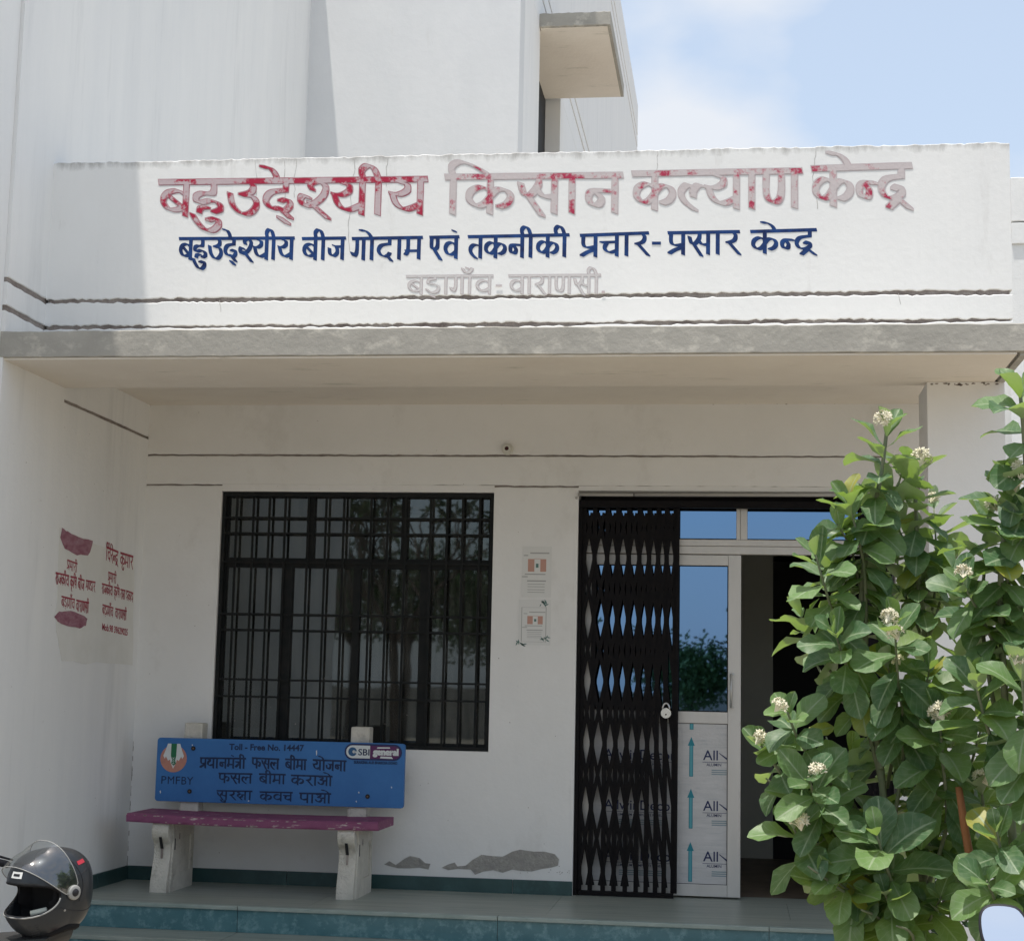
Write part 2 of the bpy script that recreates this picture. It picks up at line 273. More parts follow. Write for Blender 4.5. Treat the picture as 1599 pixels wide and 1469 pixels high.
# ------------------------------------------------------------------ lettering: brush strokes
G = {   # one letter: (advance, strokes); x to the right, y down from the head line (0) to the foot (1)
 'ba': (.78, ['.66,0 .66,1', '.66,.40 .46,.26 .22,.32 .12,.55 .26,.80 .48,.82 .66,.70', '.24,.40 .56,.72']),
 'va': (.78, ['.66,0 .66,1', '.66,.40 .46,.26 .22,.32 .12,.55 .26,.80 .48,.82 .66,.70']),
 'ha': (.80, ['.44,0 .44,.25 .18,.28 .12,.42 .28,.50 .50,.46 .64,.60 .58,.80 .42,.84 .30,.72', '.24,.66 .10,.84 .22,1.02']),
 'hu': (.74, ['.47,0 .47,.34 .22,.34 .08,.42 .08,.56 .20,.62 .42,.56 .62,.66 .66,.82 .50,.90', '.36,.76 .20,.78 .16,.90', '.00,.96 .12,1.18 .30,1.40 .50,1.44 .64,1.26 .56,1.10 .38,1.14']),
 'u_': (.80, ['.50,0 .62,.14 .58,.32 .34,.40', '.34,.40 .62,.46 .72,.70 .58,.94 .36,.94 .16,.70 .08,.36']),
 'da': (.72, ['.54,0 .54,.28', '.54,.28 .20,.34 .08,.58 .22,.82 .44,.86 .56,.70', '.44,.82 .64,1.08']),
 'dda': (.76, ['.54,0 .54,.28', '.54,.28 .20,.34 .08,.58 .22,.80 .40,.80', '.42,.60 .58,.56 .66,.72 .54,.88 .44,.80', '.48,.88 .68,1.10', '.42,1.08 .62,1.26']),
 'dra': (.78, ['.56,0 .56,.28', '.56,.28 .20,.34 .08,.58 .20,.82 .44,.84 .58,.70 .50,.54 .38,.62', '.50,.86 .26,1.10', '.46,.84 .76,1.14']),
 'sh': (.72, ['.36,.28 .30,.12 .48,.04 .66,.18 .62,.44 .44,.66 .20,.74 .08,.58 .14,.44 .28,.52', '.30,.64 .74,1.12']),
 'ya': (.86, ['.24,.08 .42,.14 .44,.32 .26,.44 .08,.40', '.10,.42 .20,.72 .42,.88 .74,.74', '.74,0 .74,1']),
 'yh': (.60, ['.24,.08 .42,.14 .44,.32 .26,.44 .08,.40', '.10,.42 .20,.72 .42,.88 .70,.74']),
 'II': (.38, ['.20,0 .20,1', '-.14,0 -.20,-.26 -.06,-.42 .10,-.30 .20,0']),
 'I': (.34, ['.16,0 .16,1', '.16,0 .12,-.28 .30,-.42 .62,-.26 .92,0']),
 'i': (.34, ['.16,0 .16,1', '.16,0 .12,-.28 .28,-.40 .50,-.26 .68,0']),
 'ka': (1.0, ['.52,0 .52,1', '.52,.40 .34,.28 .14,.40 .10,.62 .24,.80 .40,.76 .52,.58', '.52,.54 .66,.36 .84,.38 .94,.56 .86,.76 .70,.84']),
 'sa': (.88, ['.44,0 .44,.24 .30,.50 .16,.50 .08,.20', '.22,.50 .52,1.08', '.40,.34 .54,.56 .76,.56', '.76,0 .76,1']),
 'A': (.34, ['.18,0 .18,1']),
 'na': (.76, ['.64,0 .64,1', '.64,.44 .22,.42 .12,.58 .18,.78 .32,.80 .38,.64 .28,.48']),
 'nh': (.50, ['.52,.44 .22,.42 .10,.58 .16,.78 .30,.80 .34,.64 .26,.48']),
 'lh': (.56, ['.40,1.04 .16,.80 .08,.54 .22,.34 .36,.44 .36,.66', '.34,.56 .46,.36 .62,.40']),
 'la': (.90, ['.40,1.04 .16,.80 .08,.54 .22,.34 .38,.44 .38,.66', '.36,.56 .50,.36 .78,.44', '.78,0 .78,1']),
 'Na': (.90, ['.12,0 .12,.60 .22,.84 .38,.84 .46,.60 .46,0', '.76,0 .76,1']),
 'Nh': (.52, ['.12,0 .12,.60 .22,.84 .38,.84 .46,.60 .46,0']),
 'ja': (.82, ['.08,.48 .12,.74 .30,.84 .46,.68 .42,.42 .28,.34', '.40,.40 .70,.40', '.70,0 .70,1']),
 'ga': (.60, ['.22,0 .22,.60 .12,.82 .02,.66', '.50,0 .50,1']),
 'O': (.36, ['.20,0 .20,1', '-.30,-.38 -.10,-.36 .08,-.20 .20,.02']),
 'E': (0, ['-.58,-.40 -.40,-.38 -.20,-.22 -.10,.02']),
 'Ek': (0, ['-.80,-.42 -.62,-.38 -.48,-.20 -.42,.04']),
 'ma': (.74, ['.16,0 .16,.60 .06,.80', '.10,.62 .62,.62', '.62,0 .62,1']),
 'e_': (.66, ['.12,0 .12,.44 .26,.56 .42,.44 .42,0', '.24,.54 .60,1.06']),
 'M': (0, ['-.28,-.30 -.18,-.24']),
 'CB': (0, ['-.48,-.42 -.36,-.20 -.20,-.20 -.06,-.42', '-.30,-.46 -.22,-.42']),
 'ta': (.66, ['.56,.44 .28,.38 .12,.56 .18,.80 .38,1.02', '.56,0 .56,1']),
 'pa': (.66, ['.12,0 .12,.50 .26,.68 .56,.62', '.56,0 .56,1']),
 'pra': (.66, ['.12,0 .12,.42 .26,.58 .56,.54', '.54,.68 .28,.78 .06,.94', '.56,0 .56,1']),
 'cha': (.74, ['.06,.36 .62,.36', '.26,.38 .18,.64 .36,.84 .62,.76', '.62,0 .62,1']),
 'ra': (.56, ['.30,0 .44,.16 .38,.40 .14,.50', '.20,.48 .58,1.04']),
 'Da': (.68, ['.42,0 .42,.14 .18,.20 .14,.40 .40,.44 .60,.60 .52,.86 .28,.92 .08,.74']),
 'Dd': (.68, ['.42,0 .42,.14 .18,.20 .14,.40 .40,.44 .60,.60 .52,.86 .28,.92 .08,.74', '.30,1.10 .40,1.16']),
 'i_': (.62, ['.40,0 .40,.14 .16,.20 .14,.38 .40,.42 .52,.56 .40,.72 .18,.74', '.34,.74 .54,1.02']),
 'bha': (.78, ['.12,.04 .28,.14 .26,.50 .12,.74', '.20,.62 .66,.62', '.66,0 .66,1']),
 'pha': (.96, ['.12,0 .12,.48 .26,.64 .52,.58', '.52,0 .52,1', '.52,.46 .68,.32 .86,.42 .86,.68 .74,.80']),
 'dha': (.78, ['.12,.14 .26,.06 .32,.24 .14,.38', '.14,.38 .10,.60 .30,.74 .66,.64', '.66,0 .66,1']),
 'tra': (.62, ['.10,.36 .52,.36', '.50,.42 .08,.86', '.52,0 .52,1']),
 'o_': (1.06, ['.10,.12 .28,.04 .38,.20 .18,.42', '.24,.42 .44,.58 .34,.86 .14,.84 .04,.66', '.40,.50 .66,.46', '.66,0 .66,1', '.94,0 .94,1', '.44,-.38 .62,-.36 .82,-.20 .94,.02']),
 'U': (0, ['-.52,1.06 -.42,1.28 -.20,1.28 -.18,1.08']),
 'RI': (0, ['-.40,1.02 -.52,1.20 -.26,1.38']),
 'ksha': (.86, ['.32,0 .12,.16 .32,.30 .12,.50 .28,.72 .50,.60 .48,.44 .72,.44', '.26,.70 .46,1.00', '.72,0 .72,1']),
 'sha': (.66, ['.12,0 .12,.50 .26,.68 .56,.62', '.14,.16 .52,.52', '.56,0 .56,1']),
 '-': (.5, ['.08,.45 .40,.45']), '.': (.3, ['.12,.9 .22,.96']), ' ': (.5, []),
}
def smooth_pts(ps):
    if len(ps) < 3: return ps
    out = []; n = len(ps)
    for i in range(n-1):
        p0, p1, p2, p3 = ps[max(i-1,0)], ps[i], ps[i+1], ps[min(i+2,n-1)]
        for k in range(4):
            t = k/4
            out.append(tuple(.5*((2*b)+(-a+c)*t+(2*a-5*b+4*c-d)*t*t+(-a+3*b-3*c+d)*t**3) for a,b,c,d in zip(p0,p1,p2,p3)))
    out.append(ps[-1]); return out
def hull(pts):
    pts = sorted(set((round(a,5), round(b,5)) for a, b in pts))
    def half(ps):
        h = []
        for p in ps:
            while len(h) > 1 and (h[-1][0]-h[-2][0])*(p[1]-h[-2][1])-(h[-1][1]-h[-2][1])*(p[0]-h[-2][0]) <= 0: h.pop()
            h.append(p)
        return h[:-1]
    return half(pts)+half(pts[::-1])
def letters(mb, word, P, width, height, pen=.15, thin=.05, bar=.11, grow=0, lift=0.0, jit=0):
    """paint a word: P(u, v) -> point (u to the right, v down, metres from the head line's left end), normal lift along n"""
    toks = word.split(); adv = sum(G[k][0]+(.05 if G[k][0] else 0) for k in toks)
    sx = width/adv; x = 0; r = random.Random(len(word))
    def put(poly, k):
        q = [P(a*1.0, b*1.0, lift + 2.5e-5*k) for a, b in poly]
        mb.face(q)
    # head line
    hv = bar*height
    put([(-grow, -hv/2-grow), (width+grow, -hv/2-grow), (width+grow+hv*.2, hv/2+grow), (-grow+hv*.2, hv/2+grow)], 0)
    for gi, tk in enumerate(toks):
        kk = 1+(gi % 3)*.33; a, ss = G[tk]
        jx = r.uniform(-jit, jit)
        for s_ in ss:
            ps = [tuple(float(c) for c in q.split(',')) for q in s_.split()]
            ps = smooth_pts(ps)
            ps = [((x+px+(.025 if a else -.025))*sx+jx, py*height) for px, py in ps]
            pw = min(pen*height, .9*pen*height)
            nb = [(-pw/2-grow, -pw*.19-thin*height/2-grow), (pw/2+grow, pw*.19-thin*height/2-grow*.6), (pw/2+grow, pw*.19+thin*height/2+grow), (-pw/2-grow, -pw*.19+thin*height/2+grow*.6)]
            for (ax, ay), (bx, by) in zip(ps, ps[1:]):
                h = hull([(ax+u, ay+v) for u, v in nb]+[(bx+u, by+v) for u, v in nb])
                if len(h) > 2: put(h, kk)
                kk += 1
        x += a+(.05 if a else 0)
    return mb
def font_mesh(s, size, P, bold=0):
    cu = bpy.data.curves.new('t', 'FONT'); cu.body = s; cu.size = size; cu.offset = bold; cu.resolution_u = 3
    o = bpy.data.objects.new('t', cu); C.objects.link(o)
    me = bpy.data.meshes.new_from_object(o.evaluated_get(bpy.context.evaluated_depsgraph_get()))
    vs_ = [P(v.co.x, -v.co.y, 0) for v in me.vertices]; fs = [list(p.vertices) for p in me.polygons]
    w = max([v.co.x for v in me.vertices], default=0)
    bpy.data.objects.remove(o); bpy.data.curves.remove(cu); bpy.data.meshes.remove(me)
    return vs_, fs, w
def add_font(mb, s, size, P, bold=0):
    v, f, w = font_mesh(s, size, P, bold); n = len(mb.v)
    mb.v += [tuple(q) for q in v]; mb.f += [[n+i for i in q] for q in f]; return w

# ================================================================== THE SETTING
XL, XR = -3.677, 1.36             # inner face of the tall block, right end of the porch front
YP, YS = -1.66, -2.14             # parapet face, front edge of the slab
ZG = -.45                         # ground
MB().face([(-400,-400,ZG),(400,-400,ZG),(400,400,ZG),(-400,400,ZG)]).build('ground', GROUND, kind='structure')

B = thing('office_building', 'whitewashed office building with a porch, painted sign parapet and recessed upper storey', 'building')
# --- tall block on the left
w = MB(); rough_strip(w, YS+.001, .06, ZG, 2.712, XL, -.3, 'y', .002, 0); rough_strip(w, -5.5, YS, ZG, 8.25, XL-.020, -.26, 'y', 0, 0, seed=2)
rough_strip(w, -1.345, .06, 2.73, 2.99, XL, -.3, 'y', 0, .003, seed=3)
rough_strip(w, YS+.001, -1.345, 2.7125, 3.045, XL, -.3, 'y', .004, 0, seed=4)
rough_strip(w, YS+.001, -1.62, 3.072, 3.192, XL, -.3, 'y', .004, .004, seed=5)
rough_strip(w, YS+.001, -1.62, 3.218, 8.25, XL, -.3, 'y', .002, .004, seed=6)
rough_strip(w, -1.62, 3.5, 2.99, 8.25, XL, -.3, 'y', 0, 0, seed=7)
w.box(-9, XL-.3, -5.5, 20, ZG, 8.25); w.build('side_wall', STREAK, B)
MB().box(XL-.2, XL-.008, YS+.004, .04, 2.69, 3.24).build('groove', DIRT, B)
MB().box(XL-.01, XL+.0006, YS+.002, -1.346, 2.700, 2.722).build('plaster_joint', STREAK, B)
# --- tower behind: front wall, then the side wall with its opening and sunshade
XT, YT = -1.836, 3.46
w = MB(); rough_strip(w, XL, XT, 2.9, 12.4, YT, .298, 'x', 0, 0, n=4); w.build('tower_wall', TOWERW, B)
w = MB()
for y0, y1, z0, z1 in ((YT+.3, 4.86, 2.9, 7.40), (6.72, 20, 2.9, 7.40), (YT+.3, 20, 7.40, 7.70), (YT+.3, 20, 7.735, 7.90), (YT+.3, 20, 7.935, 11.25), (YT+.3, 20, 11.30, 11.48), (YT+.3, 20, 11.53, 12.1)):
    rough_strip(w, y0, y1, z0, z1, XT, -.28, 'y', .004, .004, n=20)
w.build('tower_side_wall', STREAK, B)
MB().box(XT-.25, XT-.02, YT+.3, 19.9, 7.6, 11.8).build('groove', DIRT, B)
w = MB(); w.box(XT-.45, XT-.24, 4.7, 5.4, 2.9, 7.4); w.build('opening_lining', PORCH, B)
wd = MB().box(XT-.19, XT-.16, 4.87, 6.715, 2.9, 7.345).build('shutter', WOOD, B)
MB().box(XT-.192, XT-.157, 4.871, 6.71, 6.55, 7.344).build('dark_fanlight', DARKV, wd)
w = MB(); rough_strip(w, XT, -1.17, 7.352, 7.482, 4.78, 1.9, 'x', .006, .008, step=.03, seed=9)
sh = w.build('sunshade', CONC, B)
w = MB().box(XT-.27, -1.20, 4.865, 6.66, 7.345, 7.3515).box(XT+.01, -1.20, 4.81, 4.864, 7.345, 7.3515); w.build('soffit_coat', SOFFIT, sh)
w = MB(); 
w.box(XL, XT-.3, YT+.3, 20, 2.9, 12.0); w.build('tower_core', PORCH, B)
# --- roof, slab, parapet
w = MB().box(XL, XR, -1.46, 3.4, 2.955, 3.05); w.build('roof', CONC, B)
w = MB(); rough_strip(w, XL-.019, XR-.01, 2.80, 2.935, YS-.002, .8, 'x', .004, .003, step=.05, seed=11)
slab = w.build('porch_slab', CONC, B)
MB().box(XL, XR-.06, YS+.012, -1.345, 2.790, 2.7995).build('soffit', SOFFIT, slab)
MB().box(XR-.045, XR-.012, YS+.02, -1.36, 2.785, 2.7995).build('drip_edge', CONC, slab)
MB().box(XL+.05, XR-.05, YS+.03, -1.345, 2.7996, 2.801).build('stain_line', DIRT, slab)
w = MB(); rough_strip(w, XL, XR, 2.93, 3.050, YP, .2, 'x', .008, 0, seed=12, wob=.0015, step=.03)
rough_strip(w, XL, XR, 3.069, 3.193, YP, .2, 'x', .008, .008, seed=13, wob=.0015, step=.022)
rough_strip(w, XL, XR, 3.213, 3.972, YP, .2, 'x', .006, .008, seed=14, wob=.0015, step=.022)
par = w.build('parapet', PARW, B)
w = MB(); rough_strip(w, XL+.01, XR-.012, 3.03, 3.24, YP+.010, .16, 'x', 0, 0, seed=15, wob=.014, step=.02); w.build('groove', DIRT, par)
w = MB().box(XL, XR, -1.345, .02, 2.93, 2.954); w.build('porch_ceiling', SOFFIT, B)
w = MB().box(.965, 1.35, -1.44, -1.05, ZG, 2.79); w.build('column', PORCH, B, bevel=.004)
# --- back wall of the porch
WX0, WX1, WZ0, WZ1 = -3.182, -1.462, .822, 2.385
DX0, DX1, DZ1 = -.945, .935, 2.40
w = MB(); T = .23
rough_strip(w, XL, XR, 2.618, 2.96, 0, T, 'x', 0, .004, seed=21)
rough_strip(w, XL, XR, 2.428, 2.606, 0, T, 'x', .003, .004, seed=22)
for a, b in ((XL, WX0), (WX1, DX0), (DX1, XR)): rough_strip(w, a, b, -.02, 2.418, 0, T, 'x', .003, 0, seed=int(b*10))
rough_strip(w, WX0, WX1, -.02, WZ0, 0, T, 'x', .0, 0)
w.box(WX0, WX1, .006, T, WZ1, 2.428); w.box(DX0, DX1, .006, T, DZ1, 2.428)
bw = w.build('back_wall', PORCH, B)
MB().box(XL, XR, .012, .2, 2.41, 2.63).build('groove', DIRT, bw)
for poly in (((600,1349),(608,1344),(618,1350),(632,1340),(640,1336),(655,1339),(664,1347),(672,1348),(669,1357),(655,1354),(640,1355),(622,1355),(606,1351)),
             ((690,1354),(700,1349),(710,1346),(714,1352),(727,1351),(738,1342),(752,1334),(768,1336),(785,1337),(800,1329),(812,1326),(833,1329),(850,1329),(866,1333),(873,1341),(871,1351),(860,1354),(846,1356),(830,1360),(812,1359),(800,1357),(785,1362),(770,1358),(755,1360),(742,1365),(735,1357),(715,1356),(700,1358))):
    P3 = [at(x, y, Y=-.003) for x, y in poly]; cx_ = sum((p for p in P3), Vector())/len(P3)
    e = MB().prism([cx_+(p-cx_)*1.0+Vector((0, .0035, 0))+ (p-cx_).normalized()*.006 for p in P3], (0,-.002,0)).build('flaked_rim', PAPER, bw)
    MB().prism(P3, (0,.0015,0)).build('bare_patch', BARE, bw)
r = random.Random(77); sp_ = MB(); k_ = 0
def speck(c_, n, sx_s, sz_s):
    global k_
    n = Vector(n); u = Vector((0,0,1)).cross(n); u = u.normalized() if u.length > .1 else Vector((1,0,0)); v_ = n.cross(u); ph = r.uniform(0,6)
    sp_.face([c_+n*.0008+u*math.cos(ph+a)*sx_s*r.uniform(.6,1.2)+v_*math.sin(ph+a)*sz_s*r.uniform(.6,1.2) for a in (0,1.1,2.2,3.2,4.2,5.2)]); k_ += 1
for _ in range(26): speck(Vector((r.uniform(.0,1.08), 0, 2.935+r.gauss(0,.003))), (0,-1,0), r.uniform(.003,.012), r.uniform(.002,.005))
for _ in range(14): speck(Vector((r.uniform(-3.6,.0), 0, 2.935+r.gauss(0,.003))), (0,-1,0), r.uniform(.002,.008), .002)
for _ in range(22): speck(Vector((r.uniform(.97,1.34), -1.4401, 2.778+r.gauss(0,.003))), (0,-1,0), r.uniform(.003,.014), r.uniform(.002,.006))
for _ in range(60): speck(Vector((r.uniform(-3.6,-.96), 0, r.uniform(.1,2.9))), (0,-1,0), r.uniform(.001,.004), r.uniform(.001,.004))
for _ in range(34): speck(Vector((XL, r.uniform(-2.0,-.02), r.uniform(.1,2.6))), (1,0,0), r.uniform(.001,.004), r.uniform(.001,.005))
for _ in range(26): speck(Vector((r.uniform(-1.4,-.95), 0, .12+abs(r.gauss(0,.03)))), (0,-1,0), r.uniform(.002,.006), r.uniform(.001,.003))
sp_.f = [f for f in sp_.f]
sp_.sm = True
for ln_ in ([(XL+.002,-.0015, z) for z in [.08+i*.03 for i in range(26)]],):
    for (a, b, c_), (d_, e_, f_) in zip(ln_, ln_[1:]):
        if r.random() < .7: w0, w1 = r.uniform(.001,.006), r.uniform(.001,.005); sp_.face([(a, b, c_), (a+w0, b, c_), (a+w1, b, f_), (a, b, f_)])
sp_.build('dirt_specks', DIRT, bw, kind='stuff')
# rain drips and hairline cracks in the parapet paint
HAIR = mat('hairline_grey', (.55,.54,.52), .9, (.42,.41,.39), 20)
hm = MB()
for _ in range(9):
    x = r.uniform(XL+.3, XR-.05); z = r.choice((3.965, 3.20)); ln = r.uniform(.1,.5) if z > 3.5 else r.uniform(.03,.1); p = [(x, z)]
    while p[-1][1] > z-ln: p.append((p[-1][0]+r.gauss(0,.0035), p[-1][1]-r.uniform(.012,.03)))
    for (a, b), (c_, d_) in zip(p, p[1:]): w0 = r.uniform(.0008,.002); hm.face([(a-w0, YP-.0009, b), (a+w0, YP-.0009, b), (c_+w0, YP-.0009, d_), (c_-w0, YP-.0009, d_)])
hm.sm = True; hm.build('hairline_cracks', HAIR, par, kind='stuff')
# --- marble skirting
w = MB()
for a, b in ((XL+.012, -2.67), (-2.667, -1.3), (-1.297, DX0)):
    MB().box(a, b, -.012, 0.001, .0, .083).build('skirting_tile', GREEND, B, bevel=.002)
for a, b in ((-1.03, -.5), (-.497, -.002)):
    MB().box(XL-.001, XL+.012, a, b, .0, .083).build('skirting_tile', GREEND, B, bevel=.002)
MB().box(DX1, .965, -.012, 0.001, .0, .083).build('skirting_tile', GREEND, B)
# --- porch steps
st = thing('porch_steps', 'green marble porch floor and steps in front of the gate', 'steps', (0,-1,ZG)); st['kind'] = 'structure'
del st['category']
MB().box(XL, XR+.3, -1.0, 4.3, ZG, -.022).box(XL, XR+.3, -1.3, -1.0, ZG, -.162).box(XL, XR+.3, -1.6, -1.3, ZG, -.302).build('step_core', CONC, st)
joints = [XL, -2.665, -1.243, .18, XR+.3]
for k, (yf, zt) in enumerate(((-1.03, 0), (-1.33, -.14), (-1.63, -.28))):
    for a, b in zip(joints, joints[1:]):
        MB().box(a+.0015, b-.0015, yf, yf+.34, zt-.022, zt).build('nosing_slab', NOSE if k == 0 else TREAD, st, bevel=.004)
        MB().box(a+.0015, b-.0015, yf+.012, yf+.03, zt-.139, zt-.0225).build('riser_tile', GREEN, st)
fj = [XL, -2.3, -1.0, .3, XR+.3]
for a, b in zip(fj, fj[1:]):
    MB().box(a+.001, b-.001, -.999+.015, -.0, -.022, .001).build('floor_slab', TREAD, st)
MB().box(DX0, DX1, .0, .26, -.022, .001).build('threshold', TREAD, st)
# --- room behind
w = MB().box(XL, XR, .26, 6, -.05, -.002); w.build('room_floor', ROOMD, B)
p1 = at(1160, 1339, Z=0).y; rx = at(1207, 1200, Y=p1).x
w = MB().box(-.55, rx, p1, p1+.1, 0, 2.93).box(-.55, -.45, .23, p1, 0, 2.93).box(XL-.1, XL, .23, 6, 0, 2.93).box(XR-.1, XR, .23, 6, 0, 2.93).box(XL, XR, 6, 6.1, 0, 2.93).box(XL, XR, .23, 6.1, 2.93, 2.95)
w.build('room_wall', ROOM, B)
MB().box(rx+.002, XR-.1, p1+.02, p1+.6, 0, 2.2).build('cupboard_or_dark_fill', DARKV, B)  # dark block standing for the unlit open doorway; its shade is painted in
w = MB().box(-2.7, -2.1, 1.6, 2.1, 0, 1.9).box(-1.95, -1.7, 1.2, 1.6, 0, 1.6); w.build('cupboard_or_dark_fill', mat('steel_cupboard', (.10,.11,.11), .6), B)
# --- side wing on the right
W2 = thing('side_wing', 'sunlit white wing wall beyond the right column', 'building', (5,3,ZG))
w = MB(); rough_strip(w, 2.125, 12, 4.90, 5.25, 3.0, .3, 'x', .006, .004, n=160, seed=31); rough_strip(w, 2.125, 12, 4.72, 4.885, 3.0, .3, 'x', .006, .004, n=160, seed=31); rough_strip(w, 2.1, 12, ZG, 4.72, 3.02, .3, 'x', .006, 0, n=40, seed=32)
w.build('wall', WHITE, W2)

# ================================================================== SIGN LETTERING ON THE PARAPET
def on_parapet(x0, y0, x1, y1):                # head line from one end to the other -> (P, width)
    a, b = at(x0, y0, Y=YP), at(x1, y1, Y=YP); u = (b-a); w_ = u.length; u /= w_; d = Vector((0,0,-1))
    return (lambda s_, v_, n_: a + u*s_ + d*v_ + Vector((0, -.0010-n_*.5, 0))), w_
PXM = 2600/8.5                                  # px per metre on the parapet
HEAD = [('ba hu u_ dda Ek sh ya II ya', (247,285), (667,280), 57, 1), ('I ka sa A na', (694,277), (972,274), 60, 2), ('ka lh ya A Na', (986,272), (1252,267), 58, 2), ('ka E nh dra', (1266,264), (1423,259), 60, 2)]
for wd_, p0, p1_, h, k in HEAD:
    P, w_ = on_parapet(*p0, *p1_); H = h/PXM
    o = letters(MB(), wd_, P, w_, H, .19, .055, .17, grow=.0028, lift=0).build('faded_outline', REDO if k == 1 else GREYO, par)
    o = letters(MB(), wd_, P, w_, H, .19, .055, .17, grow=-.0022, lift=.0022).build('faded_lettering', REDF if k == 1 else REDR, par)
for wd_, p0, p1_ in (('ba hu u_ dda Ek sh ya II ya', (279,373), (460,372)), ('ba II ja', (471,373), (540,372)), ('ga O da A ma', (549,373), (660,371)),
                     ('e_ va M', (670,371), (717,370)), ('ta ka na II ka II', (730,370), (889,367)), ('pra cha A ra', (905,368), (1013,364)), ('pra sa A ra', (1042,364), (1155,362)), ('ka E nh dra', (1171,362), (1275,359))):
    P, w_ = on_parapet(*p0, *p1_)
    letters(MB(), wd_, P, w_, 35/PXM, .20, .06, .16).build('blue_lettering', BLUEF, par)
P, w_ = on_parapet(1018,380,1032,380); MB().prism([P(0,-.008,0), P(w_,-.008,0), P(w_,.008,0), P(0,.008,0)], (0,-.001,0)).build('blue_lettering', BLUEF, par)
for wd_, p0, p1_ in (('ba Dd A ga A CB va', (634,432), (770,431)), ('va A ra A Na sa II', (794,431), (938,430))):
    P, w_ = on_parapet(*p0, *p1_)
    letters(MB(), wd_, P, w_, 29/PXM, .17, .05, .14, grow=.0015).build('faded_outline', GREYO, par)
    letters(MB(), wd_, P, w_, 29/PXM, .17, .05, .14, grow=-.0018, lift=.0018).build('faded_lettering', GREYF, par)
for x, y, hw in ((779,446,5), (942,456,2.5)):
    c = at(x, y, Y=YP-.005); r_ = hw/PXM
    MB().prism([c+Vector((-r_,0,-.006)), c+Vector((r_,0,-.006)), c+Vector((r_,0,.006)), c+Vector((-r_,0,.006))], (0,-.001,0)).build('faded_lettering', GREYO, par)

# ================================================================== PAINTED NOTICE ON THE SIDE WALL
def patch_outline(pts, X, jig=.006, seed=1, n=6):
    r = random.Random(seed); out = []
    for (a, b), (c, d) in zip(pts, pts[1:]+pts[:1]):
        for i in range(n):
            q = at(a+(c-a)*i/n, b+(d-b)*i/n, X=X); out.append(q+Vector((0, r.uniform(-jig,jig), r.uniform(-jig,jig))))
    return out
nb = MB().prism(patch_outline([(91,826),(209,872),(208,1010),(206,1040),(96,1032),(87,985)], XL+.001, .012, 2), (.0015,0,0)).build('notice_patch', PATCHW, B)
def on_side(x0, y0, x1, y1):
    a, b = at(x0, y0, X=XL+.0035), at(x1, y1, X=XL+.0035); u = b-a; u.x = 0; w_ = u.length; u /= w_
    return (lambda s_, v_, n_: a + u*s_ + Vector((n_, 0, -v_))), w_
SM = 2600/9.6
for wd_, p0, p1_, h in (('pra bha A ra II', (105,874), (121,880), 12), ('ra A ja ka II ya', (87,894), (108,899), 14), ('ka RI i sha', (110,900), (120,902), 14), ('ba II ja', (122,903), (132,906), 14), ('bha Nh Da A ra', (134,906), (149,909), 13),
                        ('ba Dd A ga A CB va', (96,931), (117,936), 13), ('va A ra A Na sa II', (119,937), (139,941), 14),
                        ('i va E ra E nh dra', (166,854), (185,862), 18), ('ka U ma A ra', (188,863), (208,869), 18), ('pra bha A ra II', (169,893), (182,898), 12), ('ra A ja ka II ya', (159,911), (176,916), 13), ('ka RI i sha', (178,916), (187,919), 13),
                        ('ra ksha A', (188,920), (196,922), 13), ('i_ ka A i_', (197,922), (208,926), 13), ('ba Dd A ga A CB va', (160,944), (177,949), 13), ('va A ra A Na sa II', (180,950), (198,954), 13)):
    P, w_ = on_side(*p0, *p1_)
    letters(MB(), wd_, P, w_, h*1.12/SM, .15, .06, .17).build('maroon_lettering', MAROON, nb)
P, w_ = on_side(159, 983, 199, 992)
m_ = MB(); wt = font_mesh('Mob.98 39629025', .055, lambda a, b, c: (a, b, c))[2]
add_font(m_, 'Mob.98 39629025', .055, lambda a, b, c: P(a*w_/wt, b, 0), .0015); m_.build('maroon_lettering', MAROON, nb)
for pts, sd_ in (([(97,824),(106,830),(122,838),(145,845),(141,860),(137,868),(120,866),(101,856),(94,840)], 3), ([(85,962),(92,955),(105,953),(122,957),(136,965),(134,976),(124,981),(105,977),(90,970)], 4)):
    MB().prism(patch_outline(pts, XL+.0035, .004, sd_, 3), (.001,0,0)).build('smudge', SMUDGE, nb)

# ================================================================== WINDOW WITH GRILLE
YG = .03
wt_ = thing('barred_window', 'wide dark window behind a black steel bar grille, left of the gate', 'window', ((WX0+WX1)/2, .1, WZ0))
def X_(x, y, Y): return at(x, y, Y=Y).x
def Z_(x, y, Y): return at(x, y, Y=Y).z
gr = MB()
gr.box(WX0+.004, WX0+.024, YG-.01, YG+.015, WZ0+.002, WZ1-.004).box(WX1-.024, WX1-.004, YG-.01, YG+.015, WZ0+.002, WZ1-.004)
gr.box(WX0+.0245, WX1-.0245, YG-.01, YG+.015, WZ0+.002, WZ0+.022).box(WX0+.0245, WX1-.0245, YG-.01, YG+.015, WZ1-.03, WZ1-.006)
gr = gr.build('grille', GRILL, wt_)
for zx in (165, 250, 330, 412, 530, 620, 712, 850, 935, 1025, 1155, 1238, 1318, 1403):
    x = X_(320+zx/3.265, 786, YG); d = rnd.uniform(-.002, .002)
    MB().prism([(x-.006, YG-.004, WZ0+.022), (x+.006, YG-.004, WZ0+.022), (x+.007+d, YG-.004, WZ1-.03), (x-.007+d, YG-.004, WZ1-.03)], (0,.012,0)).build('bar', GRILL, gr)
for y in (809.5, 834, 879, 961, 986, 1064, 1091):
    z = Z_(560, y, YG)
    MB().box(WX0+.024, WX1-.024, YG-.009, YG-.0045, z-.006, z+.006).build('cross_bar', GRILL, gr)
